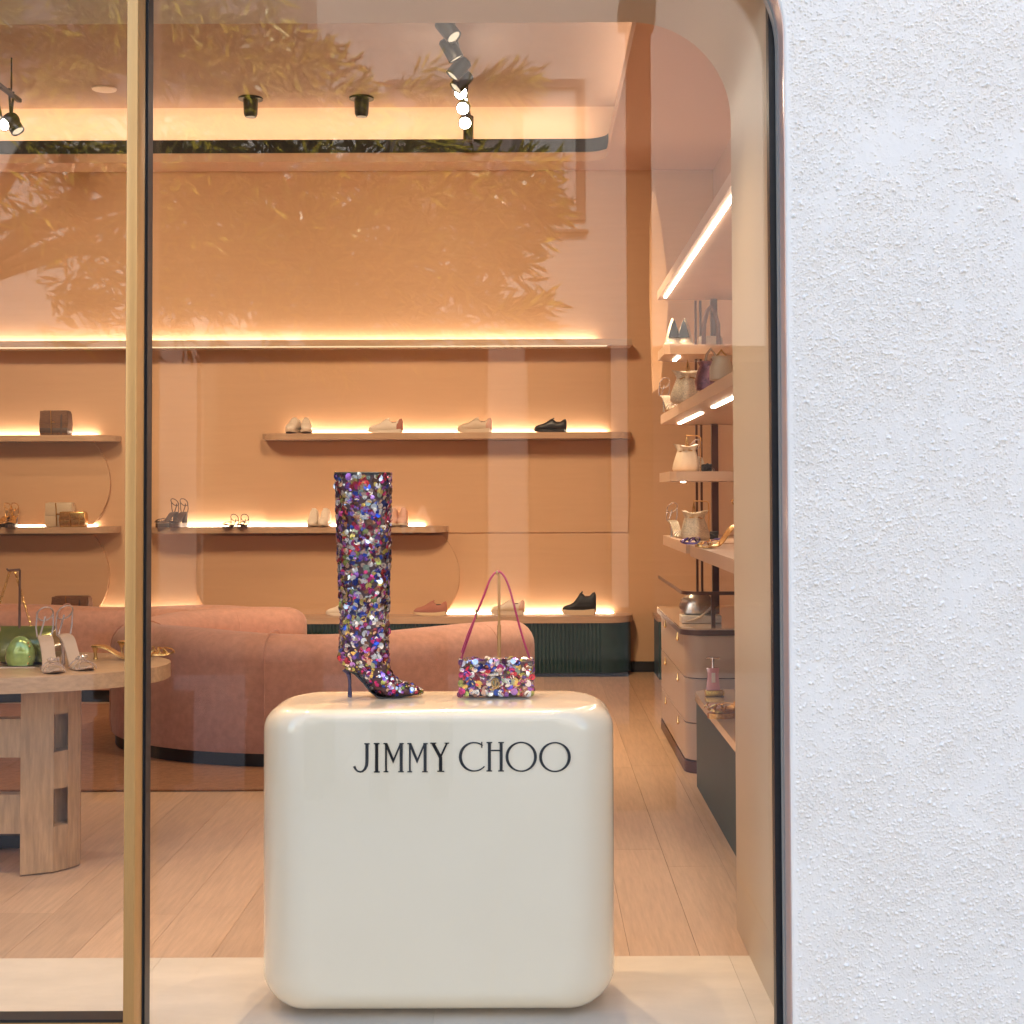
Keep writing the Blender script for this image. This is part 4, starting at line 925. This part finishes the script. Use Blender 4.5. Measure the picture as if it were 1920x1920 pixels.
# perfume bottle and gold bag on the low counter
q = PZ(1337, 1305, CZ); pf = thing('perfume_bottle', 'pink perfume bottle with gold glitter foot on the low counter', 'bottle', (q.x, q.y, CZ))
b = MB(); b.rings([[Vector((sx*w_,sy*w_*.55,z)) for sx,sy in ((-1,-.6),(-.6,-1),(.6,-1),(1,-.6),(1,.6),(.6,1),(-.6,1),(-1,.6))] for w_, z in ((.030,.026),(.026,.06),(.023,.09),(.026,.118),(.024,.121))]); b.build('body', K['pinkglass'], pf, ang=50)
MB().rbox((.006,0,.0135), (.082,.05,.026), .008, 2).build('foot', K['goldglit'], pf)
MB().rbox((0,-.0165,.08), (.016,.002,.042), .001, 1).build('sticker', K['white'], pf)
MB().tube([(0,0,.12),(0,0,.165)], .006, 8).build('neck', K['silver'], pf); MB().tube([(-.028,0,.162),(.028,0,.162)], .004, 8).build('cap', K['silver'], pf)
q = PZ(1372, 1345, CZ); sandal('gold platform sandal at the near end of the low counter', (q.x+.04, q.y+.02, CZ), rad(200), .22, .085, 'goldl', 'goldl', 4, .07, .02, .008, SG)

# ------------------------------------------------------------------ ceiling spots
def spotlamp(name, loc, target, energy, size=50, blend=.6, r=.03, col=WARMW):
    d = bpy.data.lights.new(name, 'SPOT'); d.energy = energy; d.spot_size = rad(size); d.spot_blend = blend; d.shadow_soft_size = r; d.color = col
    o = bpy.data.objects.new(name, d); COL.objects.link(o); o.location = loc
    o.rotation_euler = (Vector(loc)-Vector(target)).to_track_quat('Z','Y').to_euler(); return o
tk = thing('track_light', 'black ceiling track carrying a row of spot heads', 'track light')
TX = P(878, 240, 9.7).x; TZr = 3.855
MB().box(TX-.014, TX+.014, 5.2, 9.75, TZr, TZr+.022).build('rail', K['black'], tk, smooth=False)
for y_ in (5.4, 7.2, 9.6): MB().box(TX-.004, TX+.004, y_, y_+.008, TZr+.0225, ZC-.001).build('hanger', K['black'], tk, smooth=False)
def head(t, x, y, z, aim, lit, L=.125, r=.045):
    q = Vector(aim).normalized(); M_ = q.to_track_quat('Z','Y').to_matrix(); c = Vector((x,y,z))
    def ring(rr, s): return [c + M_ @ Vector((rr*math.cos(2*PI*j/18), rr*math.sin(2*PI*j/18), s)) for j in range(18)]
    o = MB().rings([ring(r*.85,-L/2),ring(r,-L/2+.008),ring(r,L/2),ring(r*.86,L/2),ring(r*.80,L/2-.01)], cap=False).add(ring(r*.85,-L/2),[tuple(range(18))]).build('spot_head', K['black'], t)
    MB().add(ring(r*.81,L/2-.006),[tuple(range(18))]).build('lens', K['bulb'] if lit else K['bulbdim'], o, smooth=False)
    MB().tube([c+M_@Vector((0,0,-L*.2)), Vector((x,y,TZr))], .008, 6).build('stem', K['black'], o)
    return c+q*(L/2+.012)
E0 = 0.34; heads = []
for (px_, py_, Y, aim, lit) in ((842,55,7.55,(.55,-.25,-.75),0),(856,92,7.85,(.45,.1,-.8),0),(858,128,8.25,(-.6,-.1,-.75),0),(864,152,8.6,(-.6,-.2,-.75),0),(867,174,8.95,(0.02,-.85,-.25),1),(873,202,9.25,(.0,-.85,-.30),1),(877,228,9.55,(0,-.8,-.35),1)):
    q = P(px_, py_, Y); heads.append((head(tk, TX+(.012 if aim[0] < 0 else -.012), Y, q.z, aim, lit), aim, lit))
for i, Y in enumerate((5.5, 6.3, 7.0)): heads.append((head(tk, TX, Y, 3.88, (.1,-.35,-.9), 1), (.1,-.35,-.9), 0))
MB().tube([(TX,9.70,3.68),(TX,9.72,3.854)], .035, 10).build('end_can', K['black'], tk)
tk2 = thing('track_light', 'second black ceiling track with spots above the oval table', 'track light')
TX2 = P(52, 225, 9.3).x
MB().box(TX2-.014, TX2+.014, 5.2, 9.15, TZr-.05, TZr-.028).build('rail', K['black'], tk2, smooth=False)
for y_ in (5.4, 7.2, 9.0): MB().box(TX2-.004, TX2+.004, y_, y_+.008, TZr-.0275, ZC-.001).build('hanger', K['black'], tk2, smooth=False)
for (px_, py_, Y, aim, lit) in ((2,182,8.35,(-.5,-.3,-.7),0),(44,228,9.0,(-.25,-.75,-.45),1),(58,232,9.08,(.5,-.1,-.75),0),(34,205,8.72,(.25,-.2,-.9),0),(-60,120,7.0,(.2,-.3,-.9),1)):
    q = P(px_, py_, Y); head(tk2, TX2+random.uniform(-.02,.02), Y, q.z, aim, lit)
for px_, lab in ((470,'black ceiling downlight can near the window upright'),(678,'black ceiling downlight can nearer the spot track')):
    q = P(px_, 205, 9.95); t = thing('downlight', lab, 'downlight', (q.x, 9.95, ZC), 0, 'black ceiling downlights')
    MB().lathe([(.085,-.001),(.085,-.012),(.06,-.014)], (0,0,0), 20).build('flange', K['black'], t)
    MB().lathe([(.052,-.015),(.048,-.115),(.038,-.135)], (0,0,0), 18).build('can', K['black'], t)
t = thing('ceiling_speaker', 'small pale round speaker flush in the ceiling', 'speaker', (P(195,207,9.7).x, 9.7, ZC)); MB().lathe([(.085,-.001),(.08,-.01),(.05,-.012)], (0,0,0), 20).build('grille', K['offwhite'], t)
# lamps at the track heads, then added wall washes
E = 0.275
for (x_, y_, z_), tg, en, sz in (((TX,5.5,3.8),(-.3,3.95,.5),110,60),((TX,6.3,3.8),(-1.2,7.6,0),120,70),((TX,7.0,3.66),(.2,8.6,0),120,80),((TX2,7.0,3.8),(-2.2,5.2,.6),110,60),((TX2,8.3,3.8),(-2.8,9.2,.5),90,80),((TX+.18,8.6,3.6),(.9,6.6,.6),80,56),((TX+.18,7.8,3.6),(.9,7.4,.9),80,56)):
    spotlamp('spot', (x_,y_,z_), tg, en*E, sz)
for x_, y_, tx, tz in ((TX,6.9,.4,1.1),(TX,6.5,1.15,1.6),(TX,5.9,-.2,.2),(TX,6.7,-1.1,1.1),(TX,6.2,-1.9,.3),(TX2,6.9,-2.4,1.1),(TX2,6.2,-3.2,.3),(TX2,6.7,-4.1,1.1)): spotlamp('added_wall_wash', (x_,y_,3.62), (tx,BACK,tz+.9), (86 if tx < 0 else 64 if tx < 1 else 12)*E, 80, 1.0, .16)  # added lamps without heads of their own, to brighten the back wall
# downlights in the head of the window surround (above the picture)
for i, x_ in enumerate((-2.1,-1.2,-.55,.12)):
    t = thing('window_downlight', 'recessed warm downlight in the window head, number %s from the door' % ('first','second','third','fourth')[i], 'downlight', (x_, 3.98, 2.711), 0, 'recessed downlights in the window head')
    MB().lathe([(.055,-.004),(.055,-.0005),(.035,-.0005)], (0,0,0), 18).build('trim', K['offwhite'], t)
    MB().lathe([(.034,-.0035),(.034,-.001)], (0,0,0), 18).build('lens', K['bulb'], t, smooth=False)
    spotlamp('window_spot', (x_,3.98,2.69), (x_,3.92,0), 35*E, 105, .9, .03)

# ------------------------------------------------------------------ what stands in the street and shows in the glass
ob = thing('opposite_building', 'white rendered building across the street', 'building'); OY = -10.5
MB().box(-16,14,OY-6,OY,3.08,9.5).build('wall', K['opp'], ob, smooth=False)
MB().box(-16,14,OY-6,OY-.25,STREET,3.08).build('wall', K['oppmid'], ob, smooth=False)
for x0,x1 in ((-16,-9.2),(-4.6,-4.1),(-.55,-.1),(.95,1.25),(5,5.5),(9,14)): MB().box(x0,x1,OY-.25,OY-.01,STREET,3.079).build('pier', K['pier'], ob, smooth=False)
for x0,x1 in ((-9.1,-4.65),(-4.05,-.6),(-.05,.9),(1.3,4.95),(5.55,8.95)): MB().box(x0,x1,OY-.22,OY-.18,STREET+.05,2.9).build('shop_pane', K['darkglass'], ob, smooth=False)
VD = GL - OY + GL
def rx(px): return (px-1000)*VD/FPX
def rzz(py): return EYE+(925-py)*VD/FPX
def wframe(x0,x1,z0,z1,mull,b):
    f = .10
    b.box(x0,x1,OY,OY+.06,z1-f,z1); b.box(x0,x1,OY,OY+.06,z0,z0+f); b.box(x0,x0+f,OY,OY+.06,z0+f,z1-f); b.box(x1-f,x1,OY,OY+.06,z0+f,z1-f)
    for m_ in mull: b.box(m_-f*.6,m_+f*.6,OY,OY+.06,z0+f,z1-f)
wf = MB(); wframe(rx(725),rx(1100),rzz(412),rzz(145),[rx(974)],wf); o = wf.build('window', K['oppdark'], ob, smooth=False)
MB().box(rx(728),rx(966),OY+.001,OY+.02,rzz(404),rzz(155)).build('pane', K['shutter'], o, smooth=False)
MB().box(rx(720),rx(1105),OY,OY+.12,rzz(436),rzz(431)).build('sill', K['oppdark'], ob, smooth=False)
MB().box(-7,rx(593),OY,OY+.05,rzz(205),rzz(-60)).build('shutter', K['shutter'], ob, smooth=False)
for x0,x1 in ((3.2,5.2),(-11,-8.6),(7.5,9.5)):
    wf = MB(); wframe(x0,x1,rzz(412),rzz(145),[(x0+x1)/2],wf); o = wf.build('window', K['oppdark'], ob, smooth=False); MB().box(x0+.02,x1-.02,OY+.001,OY+.02,rzz(404),rzz(155)).build('pane', K['darkglass'], o, smooth=False)
fc = bpy.data.curves.new('shop_sign', 'FONT'); fc.body = 'APO'; fc.size = .5; fc.extrude = .004
fo = bpy.data.objects.new('tmp', fc); COL.objects.link(fo); bpy.context.view_layer.update()
dg = bpy.context.evaluated_depsgraph_get(); sme = bpy.data.meshes.new_from_object(fo.evaluated_get(dg)); bpy.data.objects.remove(fo)
so = bpy.data.objects.new('sign_lettering', sme); COL.objects.link(so); sme.materials.clear(); sme.materials.append(K['signw']); so.parent = ob
so.matrix_local = Matrix.Translation((rx(815), OY-.17, rzz(1000))) @ Matrix.Rotation(PI,4,'Z') @ Matrix.Rotation(PI/2,4,'X')

# tree behind the camera
tr = thing('street_tree', 'broadleaf street tree with narrow leaves outside the shop', 'tree')
TB = Vector((-3.9,-2.0,STREET)); br = MB()
def limb(pts, r0, r1): br.tube(pts, [r0+(r1-r0)*i/(len(pts)-1) for i in range(len(pts))], 9)
limb([TB, TB+Vector((.05,.05,1.0)), TB+Vector((.2,.1,2.0)), TB+Vector((.3,.2,2.7))], .17, .13)
hub = TB+Vector((.3,.2,2.65)); tips = []
for q in [Vector((1.9,.35,.55)),Vector((2.6,.6,1.2)),Vector((1.4,.5,1.7)),Vector((.4,.3,2.2)),Vector((-.9,.2,1.6)),Vector((1.0,.9,.35)),Vector((2.2,.2,.15)),Vector((3.0,.4,.6)),Vector((-1.3,.5,.7)),Vector((.7,-.8,1.5)),Vector((1.9,-.7,1.0))]:
    m1 = hub+q*.35+Vector((0,0,.18)); m2 = hub+q*.7+Vector((random.uniform(-.1,.1),random.uniform(-.1,.1),.12)); e = hub+q
    limb([hub,m1,m2,e], .05, .012); tips += [m1,m2,e,(m2+e)/2,(m1+m2)/2]
br.build('trunk', K['bark'], tr)
lv = MB()
def leaf(p, d, L, wd):
    d = d.normalized(); s = d.cross(Vector((random.gauss(0,1),random.gauss(0,1),random.gauss(0,1)))).normalized()*wd; n_ = d.cross(s).normalized()*L*.06
    lv.mi = 0 if random.random() < (.75 if p.z < 3.1 else .45) else 1  # higher leaves more often take the colour painted as if sunlit
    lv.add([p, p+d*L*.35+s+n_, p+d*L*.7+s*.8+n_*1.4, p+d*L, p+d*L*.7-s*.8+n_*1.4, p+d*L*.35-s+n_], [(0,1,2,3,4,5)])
tc_, tra = Vector((-2.3,-1.5,3.75)), Vector((2.30,1.25,1.62))
def incrown(p):
    q = Vector(((p.x-tc_.x)/tra.x,(p.y-tc_.y)/tra.y,(p.z-tc_.z)/tra.z)); return q.length
cnt = 0
lumps = []
def lump(px, py, r, d=5.0, w_=1.0):
    """a clump of foliage d metres in front of the glass, where its mirror image shows at px, py"""
    V_ = GL + d; lumps.append((Vector(((px-1000)*V_/FPX, GL-d, EYE+(925-py)*V_/FPX)), r, w_))
for px, py, r in ((380,90,.34),(470,120,.36),(560,150,.30),(440,190,.30),(330,150,.30),(120,60,.34),(40,110,.34),(180,150,.28),(220,40,.34),(60,200,.22),(300,20,.34),
                  (420,-60,.3),(150,-80,.3),(-60,-20,.3),(620,190,.16),(760,170,.14),(880,165,.13),(930,150,.10),(820,230,.2),
                  (330,330,.40),(450,350,.42),(570,340,.40),(690,330,.36),(800,340,.34),(900,330,.28),(960,330,.16),(980,380,.12),
                  (380,450,.42),(500,460,.44),(620,460,.42),(740,450,.38),(850,440,.32),(920,420,.20),(940,480,.16),(900,520,.2),
                  (440,550,.36),(560,560,.38),(680,560,.36),(790,550,.30),(880,570,.2),(970,590,.12),(340,540,.34),(250,470,.36),(240,360,.34),(120,330,.30),(40,360,.3),(150,480,.2),(110,560,.22),(220,590,.2),(640,610,.22),(500,620,.2),(930,600,.14)):
    lump(px, py, r, random.uniform(4.4,5.5))
wts = [max(.02, r**2.4) for _, r, _ in lumps]
while cnt < 1400:
    c, r, _w = random.choices(lumps, wts)[0]; u = Vector((random.gauss(0,1),random.gauss(0,1)*1.2,random.gauss(0,1))).normalized()*r*random.random()**.45
    p = c+u; d0 = Vector((u.x+.25,u.y,u.z*.6+random.gauss(-.1,.35)*r)).normalized()
    nl = 10
    for i in range(nl):
        a = i*2.4; s1 = d0.orthogonal().normalized(); s2 = d0.cross(s1); dd = d0*(.55+.06*i)+(s1*math.cos(a)+s2*math.sin(a))*random.uniform(.45,.9)+Vector((0,0,random.uniform(-.25,.15)))
        leaf(p+d0*.18*i/nl, dd, random.uniform(.11,.19), random.uniform(.009,.015))
    cnt += 1
lo_ = lv.build('crown', [K['leaf'],K['leaf_sunlit']], tr, smooth=False)

# dark cafe chairs, post
def chair(pl, pr, label):
    Yc = .42; VDc = GL-Yc+GL; X = lambda px: (px-1000)*VDc/FPX; Z = lambda py: EYE+(925-py)*VDc/FPX
    x0, x1 = X(pl), X(pr); wd = x1-x0; t = thing('cafe_chair', label, 'chair', (x0, Yc, STREET), 0, 'dark cafe chairs on the pavement'); zt = Z(1184)-STREET
    zs0, zs1 = Z(1240)-STREET, Z(1207)-STREET; f = wd*.17
    b = MB(); b.box(0,wd,-.05,0,zs1,zt); b.box(0,f,-.05,0,.46,zs1); b.box(wd-f,wd,-.05,0,.46,zs1); b.box(f,wd-f,-.05,0,.42,zs0); b.build('backrest', K['patio'], t, smooth=False)
    MB().box(0,wd,-.45,-.051,.38,.44).build('seat', K['patio'], t, smooth=False)
    for xx in (0, wd-.08):
        for yy in (-.45,-.08): MB().box(xx,xx+.08,yy,yy+.08,.0,.379).build('leg', K['patio'], t, smooth=False)
chair(459, 603, 'dark cafe chair in the middle of the pavement row'); chair(693, 838, 'dark cafe chair nearest the window corner'); chair(176, 320, 'dark cafe chair nearest the glass door')
po = thing('iron_post', 'dark square post with block base outside the window', 'post'); Yp = .60; VP_ = 2*GL-Yp; X = lambda px: (px-1000)*VP_/FPX
MB().box(X(1180),X(1225),Yp-.11,Yp,STREET+.34,3.40).build('shaft', K['oppdark'], po, smooth=False)
MB().box(X(1150),X(1262),Yp-.2,Yp+.06,STREET,STREET+.339).build('base', K['oppdark'], po, smooth=False)
MB().box(X(1166),X(1234),Yp-.14,Yp+.03,3.401,3.50).build('cap', K['oppdark'], po, smooth=False)
